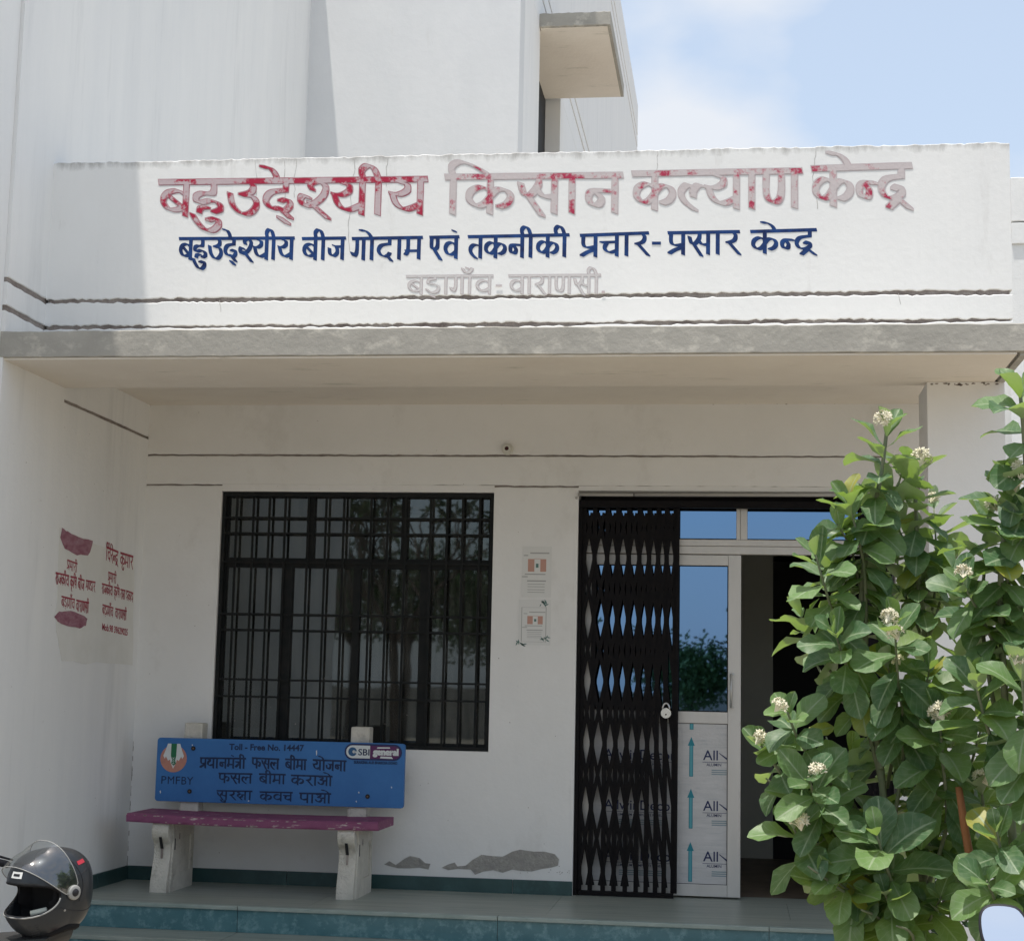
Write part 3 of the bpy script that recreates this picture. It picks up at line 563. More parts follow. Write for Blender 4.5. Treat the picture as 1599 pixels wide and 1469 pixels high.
YF = .058
fr = MB(); fr.box(WX0, WX0+.035, YF, YF+.05, WZ0, WZ1).box(WX1-.035, WX1, YF, YF+.05, WZ0, WZ1).box(WX0+.035, WX1-.035, YF, YF+.05, WZ0, WZ0+.04).box(WX0+.035, WX1-.035, YF, YF+.05, WZ1-.03, WZ1)
zt = Z_(560, 880, YF); fr.box(WX0+.035, WX1-.035, YF-.004, YF+.05, zt-.03, zt+.03)
xa, xb, xc = X_(449, 900, YF), X_(558, 900, YF), X_(664, 900, YF)
for x, h in ((xa, .036), (xb, .022), (xc, .03)): fr.box(x-h, x+h, YF-.002, YF+.05, WZ0+.04, zt-.03)
xd, xe = X_(488, 800, YF), X_(632, 800, YF)
for x in (xd, xe): fr.box(x-.018, x+.018, YF-.002, YF+.05, zt+.03, WZ1-.03)
fr.build('frame', GRILL, wt_)
xs = [WX0+.035, xa-.036, xa+.036, xb-.022, xb+.022, xc-.03, xc+.03, WX1-.035]
for i in range(0, 8, 2):
    j = rnd.uniform(-.002, .002)
    MB().prism([(xs[i], YF+.02+j, WZ0+.04), (xs[i+1], YF+.02-j, WZ0+.04), (xs[i+1], YF+.02-j, zt-.03), (xs[i], YF+.02+j, zt-.03)], (0,.004,0)).build('pane', DARKGLASS, wt_)
xs = [WX0+.035, xd-.018, xd+.018, xe-.018, xe+.018, WX1-.035]
for i in range(0, 6, 2):
    MB().box(xs[i], xs[i+1], YF+.02, YF+.024, zt+.03, WZ1-.03).build('pane', DARKGLASS, wt_)
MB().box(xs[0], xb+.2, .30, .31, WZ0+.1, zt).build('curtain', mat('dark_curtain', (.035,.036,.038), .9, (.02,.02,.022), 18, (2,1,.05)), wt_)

# ================================================================== COLLAPSIBLE GATE
def lattice_gate(name, label, x0, x1, ups, w_, hgt, pitch, phase, period=1, seed=1):
    t = thing(name, label, 'gate', ((x0+x1)/2, .05, 0), 'leaves of the collapsible gate'); r = random.Random(seed)
    for x in ups:
        m = MB(); m.box(x-w_/2, x+w_/2, .052, .057, .03, hgt).box(x-w_/2, x-w_/2+.003, .057, .068, .03, hgt).box(x+w_/2-.003, x+w_/2, .057, .068, .03, hgt)
        m.build('channel_bar', BLACK, t)
    for side, yy in ((1, .0445), (-1, .0485)):
        for n in range(-4, int(hgt/pitch)+14):
            pts = []
            for i, x in enumerate(ups):
                z = n*pitch + phase + side*i*pitch*period - (0 if side > 0 else -0)
                pts.append((x, z))
            seg = []
            for (xa_, za), (xb_, zb) in zip(pts, pts[1:]):
                lo, hi = .06, hgt-.03
                ts = [0, 1]
                for c in (lo, hi):
                    if (za-c)*(zb-c) < 0: ts.append((c-za)/(zb-za))
                ts = sorted(ts)
                for a_, b_ in zip(ts, ts[1:]):
                    mz = za+(zb-za)*(a_+b_)/2
                    if lo <= mz <= hi: seg.append(((xa_+(xb_-xa_)*a_, za+(zb-za)*a_), (xa_+(xb_-xa_)*b_, za+(zb-za)*b_)))
            if not seg: continue
            m = MB()
            for (a, za), (b, zb) in seg:
                d = Vector((b-a, 0, zb-za))
                if d.length < .004: continue
                q = Vector((-d.z, 0, d.x)).normalized()*.0108
                m.prism([Vector((a, yy, za))-q, Vector((b, yy, zb))-q, Vector((b, yy, zb))+q, Vector((a, yy, za))+q], (0,.003,0))
            if m.v: m.build('lattice_strip', BLACK, t)
    MB().box(x0-.005, x1+.005, .035, .075, .003, .028).build('bottom_rail', BLACK, t)
    return t
gx = [X_(p, 1300, .055) for p in (905, 922, 942, 959, 976.5, 993.5, 1009, 1023.5, 1037, 1051)]
gl = lattice_gate('collapsible_gate', 'black collapsible lattice gate leaf half drawn across the left of the doorway', gx[0], gx[-1], gx, .027, 2.30, .37, .145)
MB().box(gx[-1]+.006, gx[-1]+.024, .04, .075, .03, 2.30).build('leading_bar', BLACK, gl)
g2 = [.74+i*.028 for i in range(7)]
gs = lattice_gate('collapsible_gate', 'narrow folded leaf of the black gate at the right jamb, behind the shrub', g2[0], g2[-1], g2, .016, 2.30, .37, .145, seed=2)
MB().box(DX0+.002, DX1-.002, .03, .08, 2.302, 2.345).build('top_channel', BLACK, gl)
MB().box(DX0+.002, DX0+.022, .03, .06, .0, 2.30).build('wall_stile', BLACK, gl)
# padlock
c = at(1040, 1113, Y=.02)
pl = thing('padlock', 'silver padlock hanging on the gate leading bar', 'padlock', c)
m = MB(); m.tube([c+Vector((0,-.012,0)), c+Vector((0,.012,0))], [.030,.034], 24); m.build('body', mat('padlock_steel', (.65,.64,.62), .25, metal=.9), pl)
m = MB(); m.tube([c+Vector((.021*math.cos(a), 0, .022+.036*math.sin(a))) for a in [math.pi*i/8 for i in range(9)]], .0055, 8); m.build('shackle', mat('shackle_steel', (.6,.6,.6), .3, metal=.9), pl, True)
MB().tube([c+Vector((0,-.0135,-.008)), c+Vector((0,-.012,-.008))], .005, 12).build('keyhole', DARKV, pl)
# conduit above the gate
cd = thing('conduit_pipe', 'pale plastic conduit running along the lintel above the gate', 'pipe', (0, -.01, 2.38))
z1_, z2_ = Z_(905, 772, -.012), Z_(1390, 773, -.012); xj = X_(990, 771, -.012)
MB().tube([(DX0-.002, -.012, z1_), (xj-.003, -.012, z1_)], .0105, 10).build('pipe_length', PVC, cd, True)
MB().tube([(xj+.003, -.012, z1_), (DX1, -.012, z2_)], .0105, 10).build('pipe_length', PVC, cd, True)
MB().tube([(xj-.0035, -.012, z1_), (xj+.0035, -.012, z1_)], .0075, 8).build('joint_gap', DARKV, cd)
MB().tube([(DX0-.012, -.01, z1_-.02), (DX0-.012, .01, z1_-.02)], .008, 8).build('bolt', PVC, cd)

# ================================================================== ALUMINIUM DOOR
YD = .13
dr = thing('aluminium_door', 'pale aluminium glazed door with blue panes and filmed lower panel behind the gate', 'door', (-.4, YD, 0))
def rect(x0, y0, x1, y1, Y):
    ps = [at(x, y, Y=Y) for x, y in ((x0,y0),(x1,y0),(x1,y1),(x0,y1))]
    return (ps[0].x+ps[3].x)/2, (ps[1].x+ps[2].x)/2, (ps[2].z+ps[3].z)/2, (ps[0].z+ps[1].z)/2
dx0, dx1 = X_(905, 1300, YD), X_(1156.5, 1150, YD)
zb, zt1, zt2 = 0.012, Z_(1110, 866.5, YD), Z_(1110, 883, YD)
xs1 = X_(1137, 1000, YD); xs0 = X_(922, 1300, YD)
zm0, zm1 = Z_(1100, 1129, YD), Z_(1100, 1111, YD); zp0 = Z_(1100, 1380, YD)
MB().box(dx0, xs0, YD-.02, YD+.02, zb, zt1).build('stile', ALU, dr, bevel=.002)
MB().box(xs1, dx1, YD-.02, YD+.02, zb, zt1).build('stile', ALU, dr, bevel=.002)
MB().box(xs0+.0008, xs1-.0008, YD-.018, YD+.02, zt2, zt1-.001).build('top_rail', ALU, dr, bevel=.002)
MB().box(xs0+.0008, xs1-.0008, YD-.018, YD+.02, zm0, zm1).build('lock_rail', ALU, dr, bevel=.002)
MB().box(xs0+.0008, xs1-.0008, YD-.018, YD+.02, zb, zp0).build('bottom_rail', ALU, dr, bevel=.002)
MB().box(xs0, xs1, YD-.004, YD+.004, zm1, zt2).build('pane', BLUEGLASS, dr)
m = MB(); m.box(xs0, xs0+.006, YD-.012, YD-.004, zm1, zt2).box(xs1-.006, xs1, YD-.012, YD-.004, zm1, zt2).box(xs0+.006, xs1-.006, YD-.012, YD-.004, zt2-.006, zt2).box(xs0+.006, xs1-.006, YD-.012, YD-.004, zm1, zm1+.006); m.build('gasket', BLACK, dr)
pn = MB().box(xs0, xs1, YD-.010, YD+.006, zp0, zm0).build('panel', FILM, dr)
MB().box(xs0+.001, xs1-.001, YD-.0125, YD-.010, zp0, zp0+.003).box(xs1-.004, xs1-.001, YD-.0125, YD-.010, zp0+.003, zm0-.003).box(xs0+.001, xs1-.001, YD-.0125, YD-.010, zm0-.003, zm0).build('gasket', BLACK, dr)
for k, y in enumerate((1130, 1212, 1293, 1376)):        # arrows printed on the film, foot of each
    cx_, z0 = X_(1080-k*.8, y, YD-.01), Z_(1080, y+(10 if k == 0 else 0), YD-.01)
    zt_ = zm0 if k == 0 else Z_(1080, y-62, YD-.01)
    for g_, mm, yo in ((.0115, TEAL, .0), (.0072, mat('pale_teal', (.10,.36,.42), .5), .0006)):
        m = MB(); Y_ = YD-.0106-yo; e = .0115-g_
        if k == 0: m.box(cx_-g_, cx_+g_, Y_-.0003, Y_, zm0-.038+e, zm0-.0035)
        else: m.prism([(cx_-g_, Y_, z0+e), (cx_+g_, Y_, z0+e), (cx_+g_, Y_, zt_-.052), (cx_-g_, Y_, zt_-.052)], (0,-.0003,0)) ;
        if k and yo == 0: m.prism([(cx_-.021, Y_, zt_-.052), (cx_+.021, Y_, zt_-.052), (cx_, Y_, zt_)], (0,-.0003,0))
        m.build('arrow_print', mm, pn)
for y in (1186, 1265, 1344):
    for cx_, txt, wfull in ((945, 'AllwinDecor', 115), (1100, 'All', 25)):
        x_, z_ = X_(cx_-2, y, YD-.0108), Z_(1100, y, YD-.0108)
        if wfull > 50: z_ = Z_(1000, y-1, YD-.0108)
        size = .083; P = lambda a, b, c_: Vector((x_+a, YD-.0109, z_-b))
        m = MB(); wt = add_font(m, txt, size, P, .0006)
        if txt == 'All': m.prism([(x_+wt+.004, YD-.0109, z_+.042), (x_+wt+.011, YD-.0109, z_+.042), (xs1-.001, YD-.0109, z_+.012), (xs1-.001, YD-.0109, z_)], (0,-.0003,0))
        m.build('film_lettering', NAVYP, pn)
        xe_ = x_+wt if wfull > 50 else xs1-.005
        MB().box(x_-.004, xe_, YD-.0112, YD-.0108, z_-.014, z_-.0115).build('print_rule', NAVYP, pn)
        m = MB(); xo = x_+(.02 if wfull < 50 else .06); add_font(m, 'ALUMIN' if wfull < 50 else 'ALUMINIUM COMPOSITE PANEL', .024 if wfull < 50 else .02, lambda a, b, c_: Vector((xo+a, YD-.0109, z_-.035-b)), .0003)
        m.build('film_lettering', NAVYP, pn)
        m = MB()
        for q in range(3): m.box(xo+.03, min(xs1-.006, xo+.3), YD-.0111, YD-.0108, z_-.062-q*.012, z_-.056-q*.012)
        m.build('small_print', GREYP, pn)
hx, hz0, hz1 = X_(1139, 1080, YD), Z_(1139, 1104, YD), Z_(1139, 1052, YD)
m = MB(); m.tube([(hx+.01, YD-.02, hz0+.01), (hx+.01, YD-.055, hz0), (hx+.01, YD-.055, hz1), (hx+.01, YD-.02, hz1-.01)], .007, 8); m.build('pull_handle', mat('satin_steel', (.6,.6,.58), .3, metal=.7), dr, True)
for z_ in (hz0, hz1): MB().tube([(hx+.022, YD-.026, z_), (hx+.022, YD-.02, z_)], .008, 10).build('screw', mat('screw', (.5,.5,.5), .3, metal=.9), dr)
# fixed overlight
ol = thing('overlight_frame', 'aluminium overlight with two blue panes above the door', 'window', (0, YD, 2.05))
za, zb_ = Z_(1110, 865, YD), Z_(1110, 843, YD); zc = Z_(1110, 793, YD); zd = 2.30
MB().box(dx0, DX1-.003, YD-.03, YD+.03, zt1+.004, zt1+.004+(zb_-za)*.55).build('transom', ALU, ol, bevel=.002)
MB().box(dx0, DX1-.003, YD-.034, YD+.03, zt1+.006+(zb_-za)*.55, zb_).build('transom', ALU, ol, bevel=.002)
MB().box(dx0, DX1-.003, YD-.03, YD+.03, zc, zd+.09).build('head_frame', BLACK, ol)
xm0, xm1 = X_(1150, 820, YD), X_(1167, 820, YD)
MB().box(xm0, xm0+.022, YD-.036, YD+.03, zb_+.001, zc+.02).build('mullion', ALU, ol, bevel=.002)
MB().box(xm0+.024, xm1, YD-.032, YD+.03, zb_+.001, zc+.02).build('mullion', ALU, ol, bevel=.002)
for a, b in ((dx0+.01, xm0-.001), (xm1+.001, DX1-.01)):
    MB().box(a, b, YD-.004, YD+.004, zb_, zc).build('pane', BLUEGLASS, ol)
    MB().box(a, b, YD-.012, YD-.005, zb_, zb_+.008).build('gasket', BLACK, ol)

# ================================================================== SMALL THINGS ON THE BACK WALL
c = at(793, 702, Y=0)
lh = thing('lamp_holder', 'small round white lamp holder with a dark socket on the lintel band', 'lamp holder', c)
def ringtube(c, r0, r1, y0, y1, n=20):
    m = MB()
    for i in range(n):
        a, b = 2*math.pi*i/n, 2*math.pi*(i+1)/n
        q = lambda r, t, y: c+Vector((r*math.cos(t), y, r*math.sin(t)))
        m.face([q(r0,a,y0), q(r0,b,y0), q(r1,b,y0), q(r1,a,y0)]); m.face([q(r1,a,y0), q(r1,b,y0), q(r1,b,y1), q(r1,a,y1)]); m.face([q(r0,b,y0), q(r0,a,y0), q(r0,a,y1), q(r0,b,y1)])
    return m
HW = mat('ivory_plastic', (.62,.61,.55), .5)
ringtube(c, .018, .036, -.022, -.0, 20).build('backplate', HW, lh, True)
m = ringtube(c, .013, .024, -.055, -.02, 20); m.build('socket', HW, lh, True)
MB().tube([c+Vector((0,-.05,0)), c+Vector((0,-.025,0))], .0135, 16).build('socket_bore', mat('brown_bakelite', (.06,.02,.02), .4), lh)
def notice(label, x0, y0, x1, y1, border):
    a, b, z0, z1 = rect(x0, y0, x1, y1, -.003); w_, h_ = b-a, z1-z0
    t = MB().box(a, b, -.0022, -.001, z0, z1).build('paper_notice', PAPER, None)
    t['label'] = label; t['category'] = 'notice'; t['group'] = 'paper notices on the pier'
    def blk(u0, v0, u1, v1, mm, n, k=0):
        MB().box(a+u0*w_, a+u1*w_, -.0026-k*.0003, -.0023, z1-v1*h_, z1-v0*h_).build(n, mm, t)
    s_ = .78 if border else 1; o_ = (1-s_)/2
    def u(q): return o_+q*s_
    vs0 = .18 if border else .0
    def v(q): return vs0+q*(.72 if border else 1)
    blk(u(.27), v(.12), u(.92), v(.145), PRINTG, 'print_line'); blk(u(.05), v(.17), u(.2), v(.19), PRINTG, 'print_line')
    blk(u(.2), v(.25), u(.42), v(.50), PAPERP, 'print_picture'); blk(u(.42), v(.25), u(.62), v(.5), PAPER, 'print_picture', 1); blk(u(.62), v(.25), u(.82), v(.50), PAPERP, 'print_picture'); blk(u(.42), v(.24), u(.62), v(.265), PAPERP, 'print_picture'); blk(u(.47), v(.34), u(.56), v(.42), LEAFG, 'print_mark', 2)
    blk(u(.1), v(.54), u(.8), v(.56), PRINTG, 'print_line'); blk(u(.0), v(.59), u(.2), v(.61), PRINTG, 'print_line')
    blk(u(.18), v(.67), u(.82), v(.695), PRINTG, 'print_line')
    for q in (.74, .79, .85, .9): blk(u(.2), v(q), u(.78), v(q+.012), PRINTG, 'print_line')
    if border:
        for q in ((.08,.17,.1,.93), (.84,.17,.86,.93), (.1,.17,.84,.175), (.1,.925,.84,.93)): blk(*q, PRINTG, 'print_border')
        r = random.Random(4)
        for cx_, cy_, n in ((.75,.08,9), (.8,.86,7), (.08,.95,6)):
            for i in range(n):
                an = r.uniform(0, 6.28); l = r.uniform(.05,.11)*w_; p = Vector((a+(cx_+r.uniform(-.14,.14))*w_, -.0028, z1-(cy_+r.uniform(-.05,.05))*h_)); d = Vector((math.cos(an),0,math.sin(an)))*l; q = Vector((-d.z,0,d.x))*.28
                MB().face([p-d, p-q, p+d, p+q]).build('leaf_print', LEAFG, t)
    return t
notice('upper paper notice with salmon flag picture on the pier, no border', 815, 853, 861, 932, False)
notice('lower paper notice with leafy corner border on the pier', 810, 936, 860, 1007, True)

# ================================================================== BENCH
BX0, BX1 = -3.29, -2.165
bn = thing('bench', 'precast concrete bench with blue painted backboard and plum seat', 'bench', (-2.7, -.4, 0))
prof = [(-.605,0), (-.60,.06), (-.575,.14), (-.555,.22), (-.565,.27), (-.60,.31), (-.615,.35), (-.60,.392), (-.17,.392), (-.165,.30), (-.17,0)]
prof = smooth_pts([(a, b) for a, b in prof[:8]])+[(a, b) for a, b in prof[8:]]
for x in (-3.315, -2.225):
    lg = MB().prism([(x, a, b) for a, b in prof], (.10,0,0)).build('leg', PRECAST, bn, bevel=.006)
    xr = x+.10
    m = MB()
    m.prism([(xr, -.56, .0), (xr, -.17, .0), (xr, -.17, .10), (xr, -.55, .10)], (.010,0,0)); m.prism([(xr, -.53, .30), (xr, -.17, .30), (xr, -.17, .39), (xr, -.56, .39)], (.010,0,0))
    m.prism([(xr, -.55, .101), (xr, -.40, .101), (xr, -.40, .299), (xr, -.53, .299)], (.010,0,0)); m.prism([(xr, -.22, .101), (xr, -.17, .101), (xr, -.17, .299), (xr, -.22, .299)], (.010,0,0))
    m.build('raised_border', PRECAST, lg)
    MB().prism([(xr+.0105, -.445, .29), (xr+.0105, -.43, .29), (xr+.0105, -.43, .325), (xr+.0105, -.445, .325)], (.001,0,0)).build('rust_stain', DIRT, lg)
    MB().prism([(x+.043, -.5675, .245), (x+.060, -.5675, .245), (x+.060, -.604, .313), (x+.043, -.604, .313)], (0,.006,0)).build('slot', DARKV, lg)
    MB().prism([(x+.047, -.5685, .19), (x+.056, -.5685, .19), (x+.056, -.570, .245), (x+.047, -.570, .245)], (0,.012,0)).build('rust_stain', DIRT, lg)
    MB().prism([(xr+.0102, -.52, .235), (xr+.0102, -.505, .235), (xr+.0102, -.505, .30), (xr+.0102, -.52, .30)], (.0012,0,0)).build('slot', DARKV, lg)
    px_ = x+.03 if x < -3 else x-.035
    m = MB().prism([(px_, -.235, .40), (px_, -.12, .40), (px_, -.10, .955), (px_, -.205, .955)], (.115,0,0)); m.build('post', PRECAST, bn, bevel=.012)
# seat plank, gently uneven
m = MB(); sx0, sx1 = -3.465, -1.988; n = 26; r = random.Random(8); g0 = 0
for i in range(n+1):
    x = sx0+(sx1-sx0)*i/n; e = r.uniform(-.003, .003); sag = -.008*math.sin(math.pi*i/n) - .006*i/n
    m.v += [(x, -.62+e, .395+sag), (x, -.625, .405+sag), (x, -.625+e*.6, .432+sag), (x, -.61, .443+sag), (x, -.19, .443+sag), (x, -.19, .395+sag)]
for i in range(n):
    for j in range(6):
        a = i*6+j; b = i*6+(j+1) % 6; m.f.append([a, b, b+6, a+6])
m.f.append([0,1,2,3,4,5]); m.f.append([n*6+j for j in reversed(range(6))])
seat = m.build('seat', SEATP, bn)
r = random.Random(19); m = MB()
for i in range(46):
    x = r.uniform(sx0+.01, sx1-.03); w_ = r.uniform(.006,.03); z_ = r.choice((.436,.404)); y_ = -.6275; k_ = (x-sx0)/(sx1-sx0); z_ += -.008*math.sin(math.pi*k_)-.006*k_
    m.face([(x, y_, z_-r.uniform(.001,.003)), (x+w_*.5, y_, z_-r.uniform(.002,.005)), (x+w_, y_, z_), (x+w_*.6, y_, z_+r.uniform(.001,.003)), (x+w_*.2, y_, z_+.002)])
m.sm = True; m.build('paint_wear', mat('bare_seat_edge', (.42,.37,.34), .9), seat, kind='stuff')
BY = -.25
pa, pb, pc, pd = at(247, 1153, Y=BY), at(631, 1160, Y=BY), at(628, 1261, Y=BY), at(240, 1252, Y=BY)
o_ = Vector((pa.x-.004, BY, (pa.z+pb.z)/2+.002)); bwid = pb.x-pa.x+.01; bh = (pa.z+pb.z-pc.z-pd.z)/2
bm_ = MB(); cr = .018
def rr(x0, x1, z0, z1, c_, y): 
    out = []
    for (cx_, cz_, a0) in ((x1-c_, z1-c_, 0), (x0+c_, z1-c_, 90), (x0+c_, z0+c_, 180), (x1-c_, z0+c_, 270)):
        for k in range(4): a = R(a0+30*k); out.append((cx_+c_*math.cos(a), y, cz_+c_*math.sin(a)))
    return out
board = bm_.prism(rr(o_.x, o_.x+bwid, o_.z-bh, o_.z, cr, BY), (0,.035,0)).build('backboard', BOARD, bn, bevel=.004)
EDGE = mat('board_edge_wear', (.30,.31,.30), .8, (.05,.12,.3), 12)
def BP(px, py):                                 # a point on the face of the board from the photographed place
    q = at(px, py, Y=BY-.001); return q
def board_word(wd_, x0, y0, x1, y1, h, mm=INK, pen=.17):
    a, b = BP(x0, y0), BP(x1, y1); u = b-a; w_ = u.length; u /= w_; d = Vector((0,0,-1))
    letters(MB(), wd_, (lambda s_, v_, n_: a+u*s_+d*v_+Vector((0,-n_*.6,0))), w_, h/262, pen+.05, .09, .19).build('board_lettering', mm, board)
board_word('pra dha A na ma M tra II', 312,1183, 384,1184, 15); board_word('pha sa la', 393,1183, 436,1185, 15); board_word('ba II ma A', 445,1185, 479,1186, 15); board_word('ya O ja na A', 488,1186, 541,1188, 15)
board_word('pha sa la', 341,1207, 394,1208, 14); board_word('ba II ma A', 404,1208, 446,1209, 14); board_word('ka ra A o_', 454,1210, 519,1212, 14)
board_word('sa U ra ksha A', 338,1234, 394,1235, 13); board_word('ka va cha', 405,1236, 457,1237, 13); board_word('pa A o_', 467,1238, 517,1239, 14)
def board_font(s, x0, y0, x1, y1, mm, size_px, bold=.0008, name='board_lettering'):
    a, b = BP(x0, y0), BP(x1, y1); u = b-a; w_ = u.length; u /= w_; sz = size_px/262*1.38
    wt = font_mesh(s, sz, lambda a_, b_, c_: (a_, b_, c_))[2]; m = MB()
    add_font(m, s, sz, lambda p, q, c_: a+u*(p*w_/wt)+Vector((0,-.0005,-q)), bold); return m.build(name, mm, board)
board_font('Toll - Free No. 14447', 358, 1170, 474, 1172, INK, 9.5, .0016)
for q_, (ch_, xw) in enumerate((('P', 9), ('M', 11), ('F', 8), ('B', 9), ('Y', 10))):
    xa_ = 250.5+(0, 10.2, 22.4, 31.4, 41)[q_]; board_font(ch_, xa_, 1223+q_*.4, xa_+xw, 1223+q_*.4, INK, 12.5, .0)
# emblem: ear of wheat between two hands on a salmon disc
ec = BP(271, 1184); er = 21.5/262
disc = MB().prism([ec+Vector((er*math.cos(a), .0002, er*.98*math.sin(a))) for a in [2*math.pi*i/28 for i in range(28)]], (0,-.0008,0)).build('emblem_disc', mat('salmon_paint', (.50,.24,.18), .7, (.42,.2,.16), 30), board)
def epoly(pts, mm, n, k): MB().prism([ec+Vector((x*er, -.0007-k*.0004, z*er)) for x, z in pts], (0,-.0004,0)).build(n, mm, board)
EW = mat('emblem_white', (.62,.66,.66), .7)
for sg in (-1, 1):
    epoly([(sg*x, z) for x, z in ((.16,1.08), (.46,1.08), (.62,.6), (.78,.2), (.66,-.02), (.58,.16), (.50,.02), (.40,-.16), (.26,-.06), (.2,-.3), (.0,-.72), (.02,-.3), (.16,.2))], EW, 'emblem_hand', 1)
epoly([(-.2,1.08), (.22,1.08), (.2,.2), (.14,-.1), (.2,-.36), (.02,-.5), (-.16,-.34), (-.1,-.1), (-.2,.2)], mat('emblem_green', (.02,.15,.07), .6), 'emblem_wheat', 2)
for i in range(4): epoly([(-.12,.1-i*.13), (0,.0-i*.13), (.12,.1-i*.13), (0,.05-i*.13)], EW, 'emblem_grain', 3)
# insurer's badge
b0, b1 = BP(539, 1173), BP(628, 1175)
zc_ = (b0.z+b1.z)/2-.0; hh = 12.5/262
def pill(x0, x1, h_, y, mm, n, left=True, right=True):
    pts = []
    for i in range(9):
        if right: a = R(-90+22.5*i); pts.append((x1-h_+h_*math.cos(a), y, zc_+h_*math.sin(a)))
    if not right: pts += [(x1, y, zc_-h_), (x1, y, zc_+h_)]
    for i in range(9):
        if left: a = R(90+22.5*i); pts.append((x0+h_+h_*math.cos(a), y, zc_+h_*math.sin(a)))
    if not left: pts += [(x0, y, zc_+h_), (x0, y, zc_-h_)]
    return MB().prism(pts, (0,-.0006,0)).build(n, mm, board)
pill(b0.x-.004, b1.x, hh, BY-.0004, NAVYP, 'badge_edge')
pill(b0.x+.006, b0.x+.158, hh*.78, BY-.0012, EW, 'badge_field', True, False)
pill(b0.x+.150, b1.x-.010, hh*.78, BY-.0018, mat('badge_violet', (.10,.025,.10), .6), 'badge_field', False, True)
sc_ = Vector((b0.x+.045, BY-.0022, zc_))
MB().prism([sc_+Vector((.026*math.cos(a), 0, .026*math.sin(a))) for a in [2*math.pi*i/20 for i in range(20)]], (0,-.0004,0)).build('badge_roundel', mat('badge_blue', (.03,.10,.22), .5), board)
MB().prism([sc_+Vector((.009*math.cos(a)+.008, -.0005, .009*math.sin(a))) for a in [2*math.pi*i/12 for i in range(12)]]+[], (0,-.0004,0)).build('badge_roundel', EW, board)
MB().prism([sc_+Vector(q) for q in ((.008,-.0005,-.003), (.03,-.0005,-.012), (.03,-.0005,.003), (.008,-.0005,.003))], (0,-.0004,0)).build('badge_roundel', EW, board)
def free_font(s, x, z, w_, size, mm, n, bold=.001, y=BY-.0028):
    wt = font_mesh(s, size, lambda a, b, c_: (a, b, c_))[2]; m = MB()
    add_font(m, s, size, lambda p, q, c_: Vector((x+p*w_/wt, y, z-q)), bold); m.build(n, mm, board)
free_font('SBI', b0.x+.078, zc_-.019, .068, .052, INK, 'badge_lettering', .0008)
free_font('general', b0.x+.170, zc_-.014, .148, .050, EW, 'badge_lettering', .0035)
m = MB(); m.prism([(b0.x+.21, BY-.0028, zc_-.034), (b0.x+.29, BY-.0028, zc_-.036), (b0.x+.28, BY-.0028, zc_-.024), (b0.x+.215, BY-.0028, zc_-.023)], (0,-.0004,0)).prism([(b0.x+.19, BY-.0028, zc_+.022), (b0.x+.27, BY-.0028, zc_+.024), (b0.x+.268, BY-.0028, zc_+.031), (b0.x+.195, BY-.0028, zc_+.030)], (0,-.0004,0)); m.build('worn_patch', EW, board)
free_font('SURAKSHA AUR BHAROSA DONO', b0.x+.055, zc_-.068, .26, .023, INK, 'board_lettering', .0007)
for x, y in ((302,1168), (296,1235), (574,1243)):
    q = BP(x, y); MB().tube([q+Vector((0,-.004,0)), q+Vector((0,.004,0))], .0135, 12).build('bolt', DARKV, board)
    MB().tube([q+Vector((0,-.0065,0)), q+Vector((0,-.003,0))], .006, 6).build('bolt_head', mat('rusty_bolt', (.12,.08,.06), .7), board)
r = random.Random(5)
for x, y, l in ((494,1175,9), (250,1236,5), (560,1237,3), (611,1229,3), (556,1251,3), (300,1163,2.5), (388,1250,2)):
    q = BP(x, y); m = MB(); k = l/262/2
    m.prism([q+Vector((r.uniform(-.003,.003), -.0002, -k)), q+Vector((.005, -.0002, -k*.3)), q+Vector((.003, -.0002, k)), q+Vector((-.003, -.0002, k*.6))], (0,-.0004,0)); m.build('paint_chip', EW, board)

